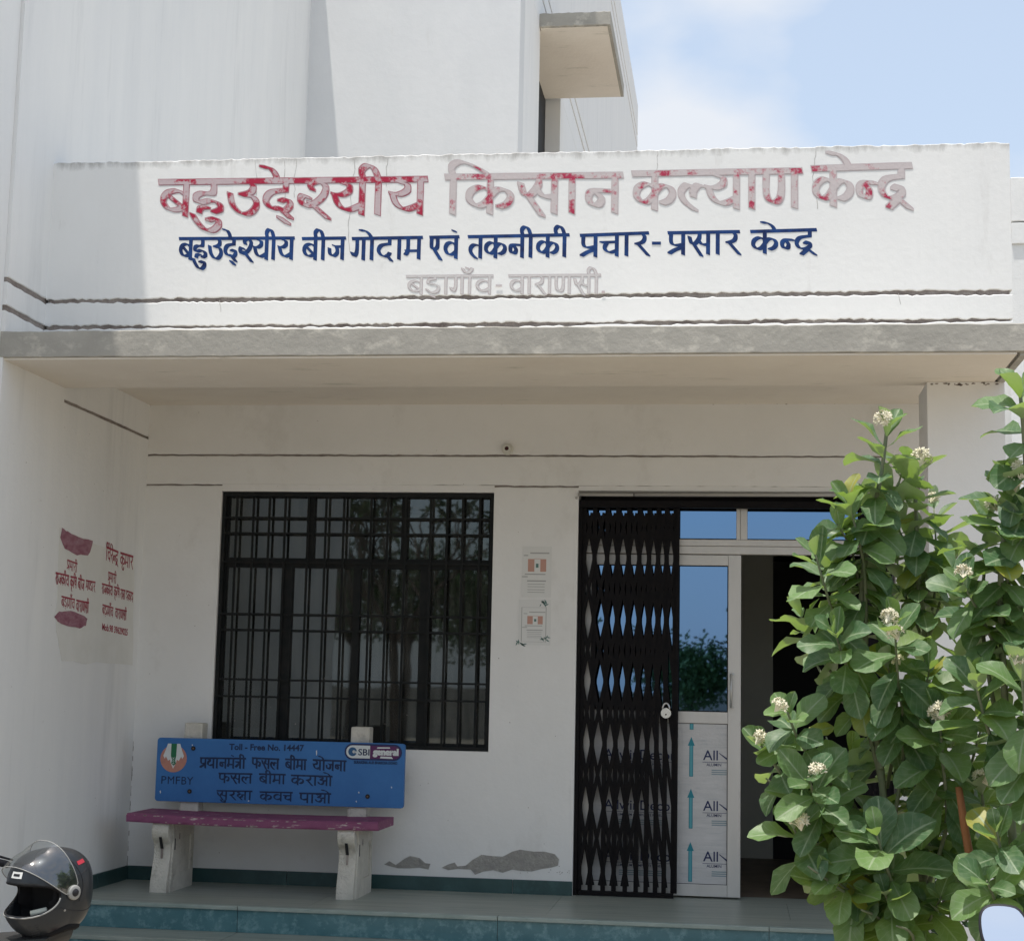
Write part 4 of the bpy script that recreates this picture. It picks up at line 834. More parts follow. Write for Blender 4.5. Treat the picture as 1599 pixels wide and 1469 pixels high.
# ================================================================== LEAVES
def leaf_mat(name, top, top2, under, trans, vein, rough=.42, tw=.35, old=None):
    m = bpy.data.materials.new(name); m.use_nodes = True; t = m.node_tree; b = t.nodes['Principled BSDF']
    b.inputs['Roughness'].default_value = rough; b.inputs['Specular IOR Level'].default_value = .45
    oi = N(t, 'ShaderNodeObjectInfo'); ge = N(t, 'ShaderNodeNewGeometry'); uv = N(t, 'ShaderNodeUVMap')
    r = N(t, 'ShaderNodeValToRGB'); r.color_ramp.elements[0].color = (*top, 1); r.color_ramp.elements[1].color = (*top2, 1); r.color_ramp.elements[0].position = .25
    if old: e_ = r.color_ramp.elements.new(.965); e_.color = (*top2, 1); e_ = r.color_ramp.elements.new(.975); e_.color = (*old, 1); r.color_ramp.elements[-1].color = (*old, 1); r.color_ramp.elements[1].position = .7 if False else r.color_ramp.elements[1].position
    L(t, oi.outputs['Random'], r.inputs[0])
    sp = N(t, 'ShaderNodeSeparateXYZ'); L(t, uv.outputs[0], sp.inputs[0])
    mid = N(t, 'ShaderNodeMath', operation='ABSOLUTE'); L(t, sp.outputs[0], mid.inputs[0])
    lt = N(t, 'ShaderNodeMapRange'); lt.inputs['From Min'].default_value = .035; lt.inputs['From Max'].default_value = .085; lt.inputs['To Min'].default_value = .85; lt.inputs['To Max'].default_value = 0
    L(t, mid.outputs[0], lt.inputs[0])
    # side veins: v - .45|u| repeated
    ml = N(t, 'ShaderNodeMath', operation='MULTIPLY_ADD'); ml.inputs[1].default_value = -.30; L(t, mid.outputs[0], ml.inputs[0]); L(t, sp.outputs[1], ml.inputs[2])
    m8 = N(t, 'ShaderNodeMath', operation='MULTIPLY'); m8.inputs[1].default_value = 7; L(t, ml.outputs[0], m8.inputs[0])
    fr_ = N(t, 'ShaderNodeMath', operation='FRACT'); L(t, m8.outputs[0], fr_.inputs[0])
    lv = N(t, 'ShaderNodeMapRange'); lv.inputs['From Min'].default_value = .0; lv.inputs['From Max'].default_value = .16; lv.inputs['To Min'].default_value = .42; lv.inputs['To Max'].default_value = 0
    L(t, fr_.outputs[0], lv.inputs[0])
    mxv = N(t, 'ShaderNodeMath', operation='MAXIMUM'); L(t, lt.outputs[0], mxv.inputs[0]); L(t, lv.outputs[0], mxv.inputs[1])
    x1 = N(t, 'ShaderNodeMixRGB'); x1.inputs[2].default_value = (*vein, 1); L(t, mxv.outputs[0], x1.inputs[0]); L(t, r.outputs[0], x1.inputs[1])
    dn = N(t, 'ShaderNodeTexNoise'); dn.inputs['Scale'].default_value = 38; dn.inputs['Detail'].default_value = 6; L(t, ge.outputs['Position'], dn.inputs['Vector'])
    dm = N(t, 'ShaderNodeMapRange'); dm.inputs['From Min'].default_value = .46; dm.inputs['From Max'].default_value = .75; dm.inputs['To Max'].default_value = .5; L(t, dn.outputs[0], dm.inputs[0])
    xd = N(t, 'ShaderNodeMixRGB'); xd.inputs[2].default_value = (.27,.33,.20,1); L(t, dm.outputs[0], xd.inputs[0]); L(t, x1.outputs[0], xd.inputs[1]); x1 = xd
    x2 = N(t, 'ShaderNodeMixRGB'); x2.inputs[2].default_value = (*under, 1); L(t, ge.outputs['Backfacing'], x2.inputs[0]); L(t, x1.outputs[0], x2.inputs[1])
    L(t, x2.outputs[0], b.inputs['Base Color'])
    tl = N(t, 'ShaderNodeBsdfTranslucent'); tl.inputs[0].default_value = (*trans, 1)
    ms = N(t, 'ShaderNodeMixShader'); ms.inputs[0].default_value = tw
    L(t, b.outputs[0], ms.inputs[1]); L(t, tl.outputs[0], ms.inputs[2]); L(t, ms.outputs[0], t.nodes['Material Output'].inputs[0])
    return m
LEAF = leaf_mat('broad_leaf', (.058,.13,.06), (.155,.265,.09), (.35,.43,.30), (.27,.42,.05), (.34,.42,.27), rough=.47, old=(.36,.34,.06))
STEM = mat('green_stem', (.16,.20,.12), .7, (.22,.22,.15), 20)
BARK = mat('bark', (.13,.10,.075), .9, (.07,.055,.045), 14, (1,1,.3), .8, 40)
def leaf_mesh(name, ln, wd, droop, fold, wavy, seed, nr=8, tip=.12):
    r = random.Random(seed); v = []; f = []; uvs = []
    prof = [(0, .02), (.10, .20), (.27, .56), (.46, .87), (.65, 1.0), (.82, .89), (.94, .54), (1.0, .06)]
    if nr < 7: prof = [(0, .03), (.14, .30), (.36, .76), (.60, 1.0), (.82, .86), (.96, .40), (1.0, .08)]
    ph = r.uniform(0, 6)
    for i, (t_, w_) in enumerate(prof):
        a = droop*t_; cx_, cz_ = ln*math.sin(a)/droop, -ln*(1-math.cos(a))/droop
        for u in (-1, -.5, 0, .5, 1):
            y = u*w_*wd/2; z = cz_ + abs(u)*w_*wd/2*fold + wavy*math.sin(ph+t_*9+u*2)*abs(u)*w_*(1 if u > 0 else -1)
            if abs(u) == .5: z -= abs(u)*w_*wd*.05
            v.append((cx_, y*(1-.15*fold), z)); uvs.append((u, t_))
    for i in range(len(prof)-1):
        for j in range(4): a = i*5+j; f.append([a, a+5, a+6, a+1])
    me = bpy.data.meshes.new(name); me.from_pydata(v, [], f); ul = me.uv_layers.new(name='UVMap')
    for p in me.polygons:
        p.use_smooth = True
        for li in p.loop_indices: ul.data[li].uv = uvs[me.loops[li].vertex_index]
    if me.polygons[0].normal.z < 0: me.flip_normals()
    return me
LEAVES = [leaf_mesh('leaf', 1, .56+.10*(i % 3)/2, (.15,.55,.95,-.25,.35,.75,.1,.5)[i], (.30,.18,.42,.55,.1,.25,.7,.35)[i], (.03,.07,.05,.03,.08,.07,.05,.07)[i], i) for i in range(8)]
for me in LEAVES: me.materials.append(LEAF)
PETAL = mat('cream_petal', (.80,.76,.60), .6, (.74,.69,.54), 60); BUD = mat('pale_bud', (.62,.66,.46), .6)
def cluster_mesh(seed, n, rad, starry=True):
    r = random.Random(seed); m = MB()
    for i in range(n):
        d = Vector((r.gauss(0,1), r.gauss(0,1), abs(r.gauss(.3,.8)))).normalized(); c_ = d*rad*r.uniform(.75,1.05)
        m.tube([Vector((0,0,-rad*.9)), c_*.5+Vector((0,0,-rad*.2)), c_], .0011, 3, False)
        a = d.orthogonal().normalized(); b = d.cross(a); ro = r.uniform(0, 6)
        if r.random() < .8 and starry:
            for k in range(5):
                t_ = ro+k*2*math.pi/5; p = (a*math.cos(t_)+b*math.sin(t_)); q = (a*math.cos(t_+.5)+b*math.sin(t_+.5)); q2 = (a*math.cos(t_-.5)+b*math.sin(t_-.5)); s_ = r.uniform(.0105,.0135)
                m.face([c_, c_+q2*s_*.55-d*.001, c_+p*s_+d*.004, c_+q*s_*.55-d*.001])
            m.tube([c_, c_+d*.005], [.0028,.0018], 5)
        else:
            m.tube([c_-d*.003, c_+d*.002, c_+d*.006], [.002,.0042,.0015], 5)
    me = m.mesh('flower_cluster'); me.materials.append(PETAL); return me
CLUST = [cluster_mesh(i, (30,22,14)[i], (.031,.027,.020)[i]) for i in range(3)]

def shrub(label, base, stems, Y0, seed, group):
    t = thing('broad_leaved_shrub', label, 'shrub', base, group); r = random.Random(seed); b = Vector(base); nl = 0
    for pts, dY, fl, sz, span, rad in stems:
        n = len(pts); P3 = []
        for i, (x, y) in enumerate(pts):
            k = i/(n-1); P3.append(at(x, y, Y=Y0+dY[0]+(dY[1]-dY[0])*k))
        sp = [Vector(q) for q in smooth_pts([tuple(p) for p in P3])]
        m = MB(); kk = len(sp); m.tube(sp, [rad*(1-.62*i/(kk-1)) for i in range(kk)], 7); m.build('stem', STEM, t, True)
        lens = [0]
        for a, c_ in zip(sp, sp[1:]): lens.append(lens[-1]+(c_-a).length)
        tot = lens[-1]; d_ = .012; node = r.randint(0, 1); az0 = r.uniform(0, math.pi)
        while d_ < span and d_ < tot*.95 and nl < 299:
            s_ = tot-d_; j = next(i for i in range(1, kk) if lens[i] >= s_-1e-9); q = (s_-lens[j-1])/max(lens[j]-lens[j-1], 1e-6)
            p = sp[j-1].lerp(sp[j], q); tan = (sp[j]-sp[j-1]).normalized()
            age = min(1, d_/.22)
            for side in (0, 1):
                if r.random() < .03+.08*age: continue
                az = az0+node*math.pi/2+side*math.pi+r.uniform(-.35,.35)
                a = tan.orthogonal().normalized(); c_ = tan.cross(a); out = a*math.cos(az)+c_*math.sin(az)
                el = R(62-75*age+r.uniform(-16,16)); d = (out*math.cos(el)+tan*math.sin(el)).normalized(); d = (d+Vector((0,-.10,.10-.25*age))).normalized()
                up = (tan*math.cos(el)-out*math.sin(el)+Vector((0,-.35,.45))+Vector([r.gauss(0,.25) for _ in range(3)])); y = up.cross(d).normalized(); z = d.cross(y)
                sc = sz*1.14*(.50+.5*min(1, d_/.07))*r.uniform(.82,1.12)
                mt = Matrix((d, y, z)).transposed()
                o = bpy.data.objects.new('leaf', LEAVES[r.choice((0,1,2,4,5,7)) if age > .3 else r.choice((0,3,4,6,7,1))]); C.objects.link(o); o.parent = t
                o.matrix_local = Matrix.Translation(p-b) @ mt.to_4x4() @ Matrix.Diagonal((sc, sc*r.uniform(.85,1.08), sc, 1)); nl += 1
            node += 1; d_ += r.uniform(.026,.042)
        if fl:
            for q in range(fl):
                o = bpy.data.objects.new('flower_cluster', CLUST[(seed+q+len(pts)) % 3]); C.objects.link(o); o.parent = t
                off = Vector((r.uniform(-.03,.03), -.035-r.uniform(.005,.03), .018 + q*-.05)); o.location = sp[-1]+off-b
                o.rotation_euler = (r.uniform(.1,.9), r.uniform(-.4,.4), r.uniform(0,6)); s_ = r.uniform(.9,1.15); o.scale = (s_, s_, s_)
    return t
A0 = (1440,1840)
stA = [
 ([A0,(1425,1460),(1388,1330),(1375,1200),(1352,1050),(1345,930),(1362,810),(1376,740),(1385,668)], (0,-.1), 1, .135, .62, .016),
 ([A0,(1440,1460),(1452,1200),(1446,1010),(1433,890),(1430,790),(1424,728)], (0,.05), 1, .140, .62, .014),
 ([(1352,1060),(1352,930),(1345,860),(1322,775)], (-.05,-.15), 0, .135, .40, .008),
 ([(1350,1120),(1318,1020),(1295,940),(1272,862)], (-.05,-.2), 0, .140, .42, .008),
 ([(1378,1230),(1345,1100),(1318,1030),(1303,985)], (0,-.3), 0, .135, .34, .008),
 ([(1388,1330),(1412,1160),(1402,1060),(1397,975)], (0,-.28), 2, .150, .46, .008),
 ([(1410,1430),(1300,1310),(1222,1210),(1187,1162)], (0,-.15), 1, .135, .36, .010),
 ([(1388,1330),(1300,1225),(1250,1160),(1230,1112)], (0,-.25), 1, .135, .36, .009),
 ([(1405,1410),(1320,1320),(1278,1255),(1262,1212)], (0,-.32), 1, .150, .36, .009),
 ([(1405,1420),(1320,1375),(1262,1330),(1238,1290)], (0,-.2), 1, .155, .34, .009),
 ([(1425,1440),(1476,1300),(1472,1190),(1467,1122)], (0,-.25), 1, .155, .46, .009),
 ([(1430,1450),(1530,1350),(1536,1270),(1530,1222)], (0,-.2), 1, .140, .36, .009),
 ([(1420,1450),(1392,1375),(1368,1300)], (-.05,-.3), 0, .165, .30, .008),
 ([(1430,1520),(1400,1440),(1382,1395)], (0,-.2), 0, .150, .26, .008),
 ([(1385,1230),(1402,1120),(1386,1040)], (.05,-.12), 1, .145, .36, .007),
 ([(1350,1330),(1322,1270),(1332,1180)], (-.05,.1), 0, .150, .34, .007),
 ([(1400,1450),(1340,1400),(1300,1372)], (0,-.22), 0, .165, .24, .008),
 ([A0,(1482,1460),(1500,1260),(1490,1095)], (.1,.1), 0, .140, .50, .010),
 ([(1446,1010),(1470,930),(1478,860)], (0,.15), 0, .120, .26, .006),
 ([(1440,1440),(1440,1300),(1425,1200),(1430,1130)], (.1,.2), 0, .140, .34, .007),
 ([(1430,1480),(1455,1430),(1470,1400)], (0,-.2), 0, .140, .22, .007)]
B0 = (1600,1840)
stB = [
 ([B0,(1585,1400),(1572,1150),(1562,920),(1572,800),(1577,742)], (0,-.05), 2, .145, .60, .016),
 ([B0,(1612,1100),(1606,850),(1600,700),(1592,605)], (.05,-.1), 0, .160, .50, .014),
 ([(1575,1200),(1548,1080),(1533,960),(1540,860),(1543,800)], (0,.1), 1, .130, .46, .009),
 ([(1560,1020),(1525,950),(1500,905)], (0,-.12), 1, .125, .26, .007),
 ([(1572,1220),(1540,1130),(1522,1060)], (0,-.15), 0, .140, .32, .008),
 ([(1585,1400),(1605,1220),(1594,1040)], (0,-.25), 1, .150, .42, .009),
 ([(1587,1420),(1568,1350),(1556,1295)], (0,-.2), 0, .140, .26, .008),
 ([(1592,1500),(1560,1420),(1541,1375)], (0,-.25), 0, .135, .24, .008),
 ([(1600,1500),(1640,1400),(1660,1330)], (0,-.2), 0, .140, .3, .008),
 ([B0,(1680,1300),(1700,1000),(1690,820)], (.1,.1), 1, .145, .6, .012),
 ([B0,(1650,1300),(1650,1100),(1640,950)], (.1,-.1), 1, .145, .5, .012),
 ([(1562,930),(1590,860),(1600,800)], (0,-.1), 0, .140, .26, .007),
 ([(1545,1080),(1570,1010),(1565,950)], (0,.0), 0, .130, .3, .007),
 ([(1590,1450),(1600,1400),(1598,1350)], (0,-.1), 0, .140, .24, .007)]
stA += [([(1350,1040),(1330,960),(1300,900),(1285,880)], (0,.1), 0, .135, .30, .007), ([(1345,930),(1330,860),(1305,815)], (0,-.15), 0, .125, .22, .006), ([(1362,810),(1400,760),(1408,735)], (-.05,.1), 0, .12, .22, .006),
        ([(1335,1080),(1290,1040),(1250,960)], (-.1,.05), 0, .13, .30, .007), ([(1300,1225),(1240,1190),(1200,1170)], (-.1,.05), 0, .14, .26, .007), ([(1388,1330),(1330,1250),(1290,1150)], (-.1,.1), 0, .15, .36, .007), ([(1300,1310),(1240,1250),(1196,1215)], (.05,-.1), 0, .14, .28, .007), ([(1400,1450),(1330,1400),(1262,1352)], (0,-.3), 0, .150, .26, .008), ([(1430,1520),(1380,1440),(1345,1420)], (0,-.25), 0, .150, .26, .008), ([(1350,1120),(1300,1080),(1262,1010)], (-.05,.05), 0, .130, .30, .007),
        ([(1376,1200),(1372,1130),(1352,1010)], (-.1,.1), 0, .140, .32, .007), ([(1410,1430),(1330,1330),(1255,1240)], (0,.15), 0, .150, .34, .008), ([(1430,1520),(1425,1460),(1400,1445)], (-.1,-.35), 0, .15, .2, .007)]
stC = [([(1446,1010),(1462,900),(1458,790)], (.05,.2), 1, .125, .34, .006), ([(1433,890),(1405,830),(1392,790)], (.05,.15), 0, .12, .26, .006), ([A0,(1445,1460),(1430,1300),(1440,1180)], (.05,.1), 0, .15, .36, .012)]+[stA[i] for i in (1,5,10,11,14,17,18,19,20)] + [([(1452,1200),(1440,1120),(1452,1040)], (0,-.2), 0, .145, .34, .007), ([(1446,1010),(1410,920),(1398,850)], (.05,.2), 0, .12, .3, .006),
        ([(1500,1260),(1520,1180),(1540,1110)], (.1,.1), 0, .13, .3, .007)]
stA = [q for i, q in enumerate(stA) if i not in (1,5,10,11,14,17,18,19,20)]
YA, YB = -4.3, -4.6
bA = at(*A0, Y=YA); bB = at(*B0, Y=YB); bA.z = bB.z = ZG
GRP = 'broad-leaved shrubs in front of the porch'
shrub('broad-leaved flowering shrub spreading across the doorway, leftmost of the three', tuple(bA), stA, YA, 3, GRP)
shrub('broad-leaved flowering shrub against the right column, middle one of the three', (bA.x+.05, YA+.1, ZG), stC, YA, 5, GRP)
shrub('broad-leaved flowering shrub at the right edge, tallest of the three', tuple(bB), stB, YB, 8, GRP)

# dark small-leaved sapling and the stake behind the shrubs
SM_LEAF = leaf_mat('small_dark_leaf', (.02,.05,.025), (.035,.08,.03), (.05,.09,.05), (.08,.16,.03), (.06,.10,.05))
sl = thing('sapling', 'thin dark small-leaved sapling growing behind the shrubs at the column foot', 'plant', tuple(at(1490, 1700, Y=-3.2)[:2])+(ZG,))
r = random.Random(21); fol = MB(); stm = MB()
for pts in ([(1490,1700),(1480,1500),(1455,1380),(1425,1310)], [(1490,1700),(1500,1480),(1485,1340),(1462,1250),(1430,1215)], [(1490,1700),(1475,1450),(1470,1360),(1468,1290)], [(1490,1700),(1560,1450),(1575,1340),(1590,1260)], [(1490,1700),(1450,1460),(1430,1400),(1420,1350)]):
    sp = [Vector(q) for q in smooth_pts([tuple(at(x, y, Y=-3.2+r.uniform(-.1,.1))) for x, y in pts])]
    stm.tube(sp, [.006*(1-.7*i/(len(sp)-1)) for i in range(len(sp))], 5)
    for j in range(4, len(sp)):
        for q in range(9):
            p = sp[j-1].lerp(sp[j], r.random()); d = Vector((r.gauss(0,1), r.gauss(0,1), r.gauss(-.4,.6))).normalized(); ln = r.uniform(.035,.06); y = d.orthogonal().normalized(); p = p + d*r.uniform(0,.03)
            y = Quaternion(d, r.uniform(0,6)) @ y
            fol.face([p, p+d*ln*.45-y*ln*.2, p+d*ln, p+d*ln*.45+y*ln*.2])
stm.build('stem', BARK, sl, True); fol.build('foliage', mat('sapling_leaf', (.02,.05,.025), .5, (.045,.09,.03), 9), sl, kind='stuff')
SY = -4.55
sk = thing('wooden_stake', 'orange brown bare stake leaning behind the shrubs near the right column', 'stake', tuple(at(1535, 1750, Y=SY)[:2])+(ZG,))
sp = [at(1497,1228,Y=SY), at(1506,1290,Y=SY), at(1520,1370,Y=SY), at(1530,1450,Y=SY), at(1540,1600,Y=SY), at(1545,1840,Y=SY)]; sp[-1].z = ZG-.05
MB().tube(sp, [.011,.013,.014,.015,.016,.017], 10).build('pole', mat('orange_brown_wood', (.30,.12,.045), .7, (.20,.085,.04), 14, (1,1,.4), .5, 50), sk, True)

# ================================================================== TREES OPPOSITE (seen in the panes; one added to block sky)
def tree_mesh(seed, h, cr, n):
    r = random.Random(seed); tr = MB(); cw = MB()
    tr.tube([(0,0,0), (.1,.05,h*.3), (.05,.1,h*.55)], [.16,.12,.08], 8)
    tips = []
    for i in range(9):
        a = r.uniform(0,6.28); e = Vector((math.cos(a)*cr*r.uniform(.3,.8), math.sin(a)*cr*r.uniform(.3,.8), h*r.uniform(.55,.92)))
        mid_ = Vector((e.x*.4, e.y*.4, h*.55)); tr.tube([(.05,.05,h*.4), mid_, e], [.07,.04,.012], 5); tips.append(e); tips.append(mid_.lerp(e, .6))
    for i in range(n):
        c_ = r.choice(tips); p = c_+Vector([max(-1.9, min(1.9, r.gauss(0,1)))*cr*.2 for _ in range(3)]); d = Vector([r.gauss(0,1) for _ in range(3)]).normalized(); s_ = r.uniform(.10,.22); y = d.orthogonal().normalized()*s_*.4
        cw.face([p, p+d*s_*.5-y, p+d*s_, p+d*s_*.5+y])
    return tr.mesh('trunk'), cw.mesh('crown')
TL = mat('tree_leaf', (.035,.08,.025), .6, (.07,.13,.035), 2)
def bare_tree(seed):
    r = random.Random(seed); tr = MB(); cw = MB(); tr.tube([(0,0,0), (.03,.02,1.2), (-.02,.03,2.3)], [.07,.06,.05], 8)
    def grow(p, d, ln, rad, k):
        e = p+d*ln; m_ = p.lerp(e, .5)+Vector([r.gauss(0,.03) for _ in range(3)]); tr.tube([p, m_, e], [rad, rad*.85, rad*.7], 5)
        if k == 0:
            for _ in range(7):
                q = Vector([r.gauss(0,1) for _ in range(3)]).normalized(); l = r.uniform(.12,.2); y = q.orthogonal().normalized()*l*.16; cw.face([e, e+q*l*.5-y, e+q*l, e+q*l*.5+y])
            return
        for _ in range(3 if k > 2 else 2): grow(e, (d+Vector((r.gauss(0,.55), r.gauss(0,.55), .25))).normalized(), ln*.8, rad*.7, k-1)
    for i in range(3): grow(Vector((-.02,.03,2.2)), Vector((math.cos(i*2.1)*.6, math.sin(i*2.1)*.6, .8)).normalized(), .62, .04, 4)
    return tr.mesh('trunk'), cw.mesh('crown')
tm = [tree_mesh(1, 4.0, 2.2, 5000), tree_mesh(2, 6.5, 2.6, 5000), bare_tree(3)]
for a, b in tm: a.materials.append(BARK); b.materials.append(TL)
for x, y, k, s_, lab in ((4.5,-34,0,1,'low bushy tree across the yard, mirrored at the edge of the door pane'), (-1.5,-44,0,.9,'low tree across the yard, mirrored at the foot of the door pane'), (1.8,-42,0,1.0,'bushy tree across the yard, mirrored in the lower door pane'), (8.5,-30,1,1,'tall tree across the yard on the right'),
                       (-5.6,-30,1,.8,'tall tree across the yard on the left'), (-4.3,-9.8,2,1.0,'small bare-branched tree near the block corner, mirrored in the barred window'), (-10,-36,1,1.1,'tallest tree across the yard, far left'), (9.5,-12,1,.9,'unseen tall tree added on the right to block sky light')):  # last tree is added out of view to keep sky light off the porch
    t = thing('tree', lab, 'tree', (x, y, ZG), 'trees across the yard'); t.scale = (s_, s_, s_)
    link('trunk', tm[k][0], None, t); link('crown', tm[k][1], None, t)
bwl = thing('boundary_wall', 'low pale boundary wall across the yard', 'wall', (0,-48,ZG)); MB().box(-60, 60, -48.2, -48, ZG, 1.3).build('wall', CONC, bwl)

# ================================================================== MOTORCYCLES AND HELMET
CHROME = mat('chrome', (.6,.6,.6), .15, metal=1); RUB = mat('black_rubber', (.02,.02,.024), .6); PAINT = mat('black_gloss_paint', (.02,.02,.025), .2, coat=.5); SEATV = mat('seat_vinyl', (.025,.025,.025), .55)
REDL = mat('red_reflector', (.45,.05,.03), .3); SILV = mat('engine_alloy', (.35,.35,.34), .4, metal=.6); MIRG = mat('mirror_glass', (.86,.88,.9), .02, metal=1)
def ring(m, c_, R_, r_, n=28, k=8, ax=0):
    c_ = Vector(c_); pts = [c_+Vector((0, R_*math.cos(2*math.pi*i/n), R_*math.sin(2*math.pi*i/n))) for i in range(n+1)]
    return m.tube(pts, r_, k, False)
def motorcycle(label, loc, rz, mirrors=True):
    """front wheel towards +y; all built at the origin, then turned and set down"""
    t = thing('motorcycle', label, 'motorcycle', (0,0,0), 'motorcycles parked before the porch')
    for y, R_ in ((.68,.29), (-.62,.29)):
        w_ = ring(MB(), (0,y,R_+.02), R_-.03, .045).build('wheel', RUB, t, True)
        ring(MB(), (0,y,R_+.02), R_-.085, .014).build('rim', CHROME, w_, True)
        m = MB(); [m.tube([(0,y,R_+.02), (0, y+(R_-.08)*math.cos(a), R_+.02+(R_-.08)*math.sin(a))], .006, 4) for a in [i*math.pi/5 for i in range(10)]]; m.tube([(-.05,y,R_+.02), (.05,y,R_+.02)], .03, 10); m.build('spokes', SILV, w_)
    m = MB()
    for x in (-.09, .09): m.tube([(x,.68,.31), (x,.50,.72), (x,.44,.93)], .018, 8)
    m.build('fork', SILV, t, True)
    m = MB(); n = 9
    for x in (-.055, .055): m.tube([(x, .68+.35*math.cos(a), .31+.35*math.sin(a)) for a in [R(20+130*i/n) for i in range(n+1)]], .012, 6)
    for i in range(n): 
        a, b = R(20+130*i/n), R(20+130*(i+1)/n); m.face([(-.06,.68+.35*math.cos(a),.31+.35*math.sin(a)), (.06,.68+.35*math.cos(a),.31+.35*math.sin(a)), (.06,.68+.35*math.cos(b),.31+.35*math.sin(b)), (-.06,.68+.35*math.cos(b),.31+.35*math.sin(b))])
    m.build('front_mudguard', PAINT, t, True)
    m = MB(); sec = [(.34,.80,.035,.03), (.28,.83,.085,.06), (.15,.85,.11,.085), (.0,.82,.10,.08), (-.10,.78,.06,.05)]
    for i, (y, z, hw, hh_) in enumerate(sec):
        for j in range(12): a = 2*math.pi*j/12; m.v.append((hw*math.cos(a), y, z-.04+hh_*math.sin(a)))
    for i in range(4):
        for j in range(12): a = i*12+j; b = i*12+(j+1) % 12; m.f.append([a, b, b+12, a+12])
    m.f.append(list(range(12))); m.f.append(list(range(48,60))); m.build('fuel_tank', PAINT, t, True)
    m = MB(); m.prism([(-.12,-.08,.74), (-.13,-.35,.745), (-.10,-.78,.79), (-.10,-.80,.84), (-.13,-.35,.80), (-.10,-.10,.80)], (.24,0,0)); m.build('seat', SEATV, t, bevel=.02)
    m = MB(); m.tube([(0,.42,.80), (0,.2,.62), (0,-.2,.6), (0,-.75,.72)], .02, 8); m.tube([(0,.40,.78), (0,.22,.30), (0,-.15,.26), (0,-.62,.31)], .02, 8); m.build('chassis', RUB, t, True)
    m = MB(); m.box(-.13,.13,-.10,.18,.26,.42); m.tube([(0,.10,.42), (0,.16,.60)], .075, 14); m.build('engine', SILV, t, bevel=.012)
    MB().tube([(.12,.16,.32), (.14,.0,.22), (.15,-.3,.24), (.15,-.85,.32)], [.018,.02,.035,.045], 10).build('exhaust', CHROME, t, True)
    hb = MB().tube([(-.36,.20,1.02), (-.24,.24,1.03), (-.13,.34,1.00), (-.05,.41,.965), (.05,.41,.965), (.13,.34,1.00), (.24,.24,1.03), (.36,.20,1.02)], .0105, 8).build('handlebar', RUB, t, True)
    for sx in (-1, 1):
        g_ = MB().tube([(sx*.255,.232,1.03), (sx*.26,.23,1.03), (sx*.265,.228,1.029), (sx*.375,.195,1.018), (sx*.38,.193,1.018)], [.020,.020,.016,.016,.014], 12).build('grip', RUB, hb, True)
        MB().tube([(sx*.24,.26,1.035), (sx*.30,.285,1.04), (sx*.37,.26,1.03)], [.008,.006,.005], 6).build('lever', RUB, hb, True)
        m = MB(); m.box(sx*.235-.02, sx*.235+.02, .215, .265, 1.015, 1.055); m.build('switchgear', RUB, hb, bevel=.004)
        if mirrors:
            m = MB(); m.tube([(sx*.225,.25,1.04), (sx*.245,.24,1.13), (sx*.30,.22,1.20)], .005, 6); st_ = m.build('mirror_stem', RUB, hb, True)
            c_ = Vector((sx*.33,.205,1.225)); sh_ = [(-.052,.020), (-.030,.046), (.02,.050), (.046,.036), (.053,.004), (.046,-.040), (.02,-.056), (-.035,-.052), (-.050,-.02)]
            sh_ = [(sx*a, b) for a, b in sh_]; tl = R(24)
            def mp_(a, b, n_): return c_+Vector((a, b*math.sin(tl)*1.0 - n_*math.cos(tl), b*math.cos(tl)+n_*math.sin(tl)))
            sm_ = smooth_pts(sh_+[sh_[0]])[:-1]
            m = MB(); k_ = len(sm_)
            for sc_f, n_ in ((.25,-.032), (.8,-.026), (1.08,-.008), (1.10,.004), (1.0,.006)):
                for a, b in sm_: m.v.append(tuple(mp_(a*sc_f, b*sc_f, n_)))
            for i in range(4):
                for j in range(k_): a = i*k_+j; b = i*k_+(j+1) % k_; m.f.append([a, b, b+k_, a+k_])
            m.f.append(list(range(k_))); m.build('mirror_shell', RUB, hb, True)
            MB().prism([mp_(a*.985, b*.985, .0045) for a, b in sm_], tuple(mp_(0,0,.0056)-mp_(0,0,.0045))).build('mirror_glass', MIRG, hb)
    m = MB(); m.tube([(0,.47,.92), (0,.55,.915), (0,.575,.91)], [.07,.075,.07], 16); m.build('headlight', PAINT, t, True)
    m = MB(); m.prism([(-.07,.36,.99), (.07,.36,.99), (.06,.44,1.03), (-.06,.44,1.03)], (0,.01,-.04)); m.build('instrument_panel', RUB, t, bevel=.006)
    m = MB(); m.box(-.05,.05,-.86,-.83,.74,.79); m.build('tail_light', REDL, t, bevel=.005)
    t.location = loc; t.rotation_euler = (0,0,rz)
    return t
hcz = at(80, 1382, Y=-4.6).z
g_c = at(17, 1349, Y=-3.42)
ba = motorcycle('black motorcycle parked at the far left, only its handlebar grip end showing', (g_c.x-.365, -3.6, ZG+(g_c.z-ZG-.947)), 0, mirrors=False); ba.scale = (.93, .93, .93)
motorcycle('black motorcycle parked sideways under the grey helmet, mostly below the picture', (at(98,1400,Y=-4.6).x-.80, -4.6, ZG+(hcz-.150-.84-ZG)), R(90), mirrors=False)
mg = at(1567, 1447, Y=-5.75)
motorcycle('black motorcycle showing only its round-cornered left mirror at lower right', (mg.x+.33, mg.y-.205, ZG+(mg.z-ZG-1.225)), 0)

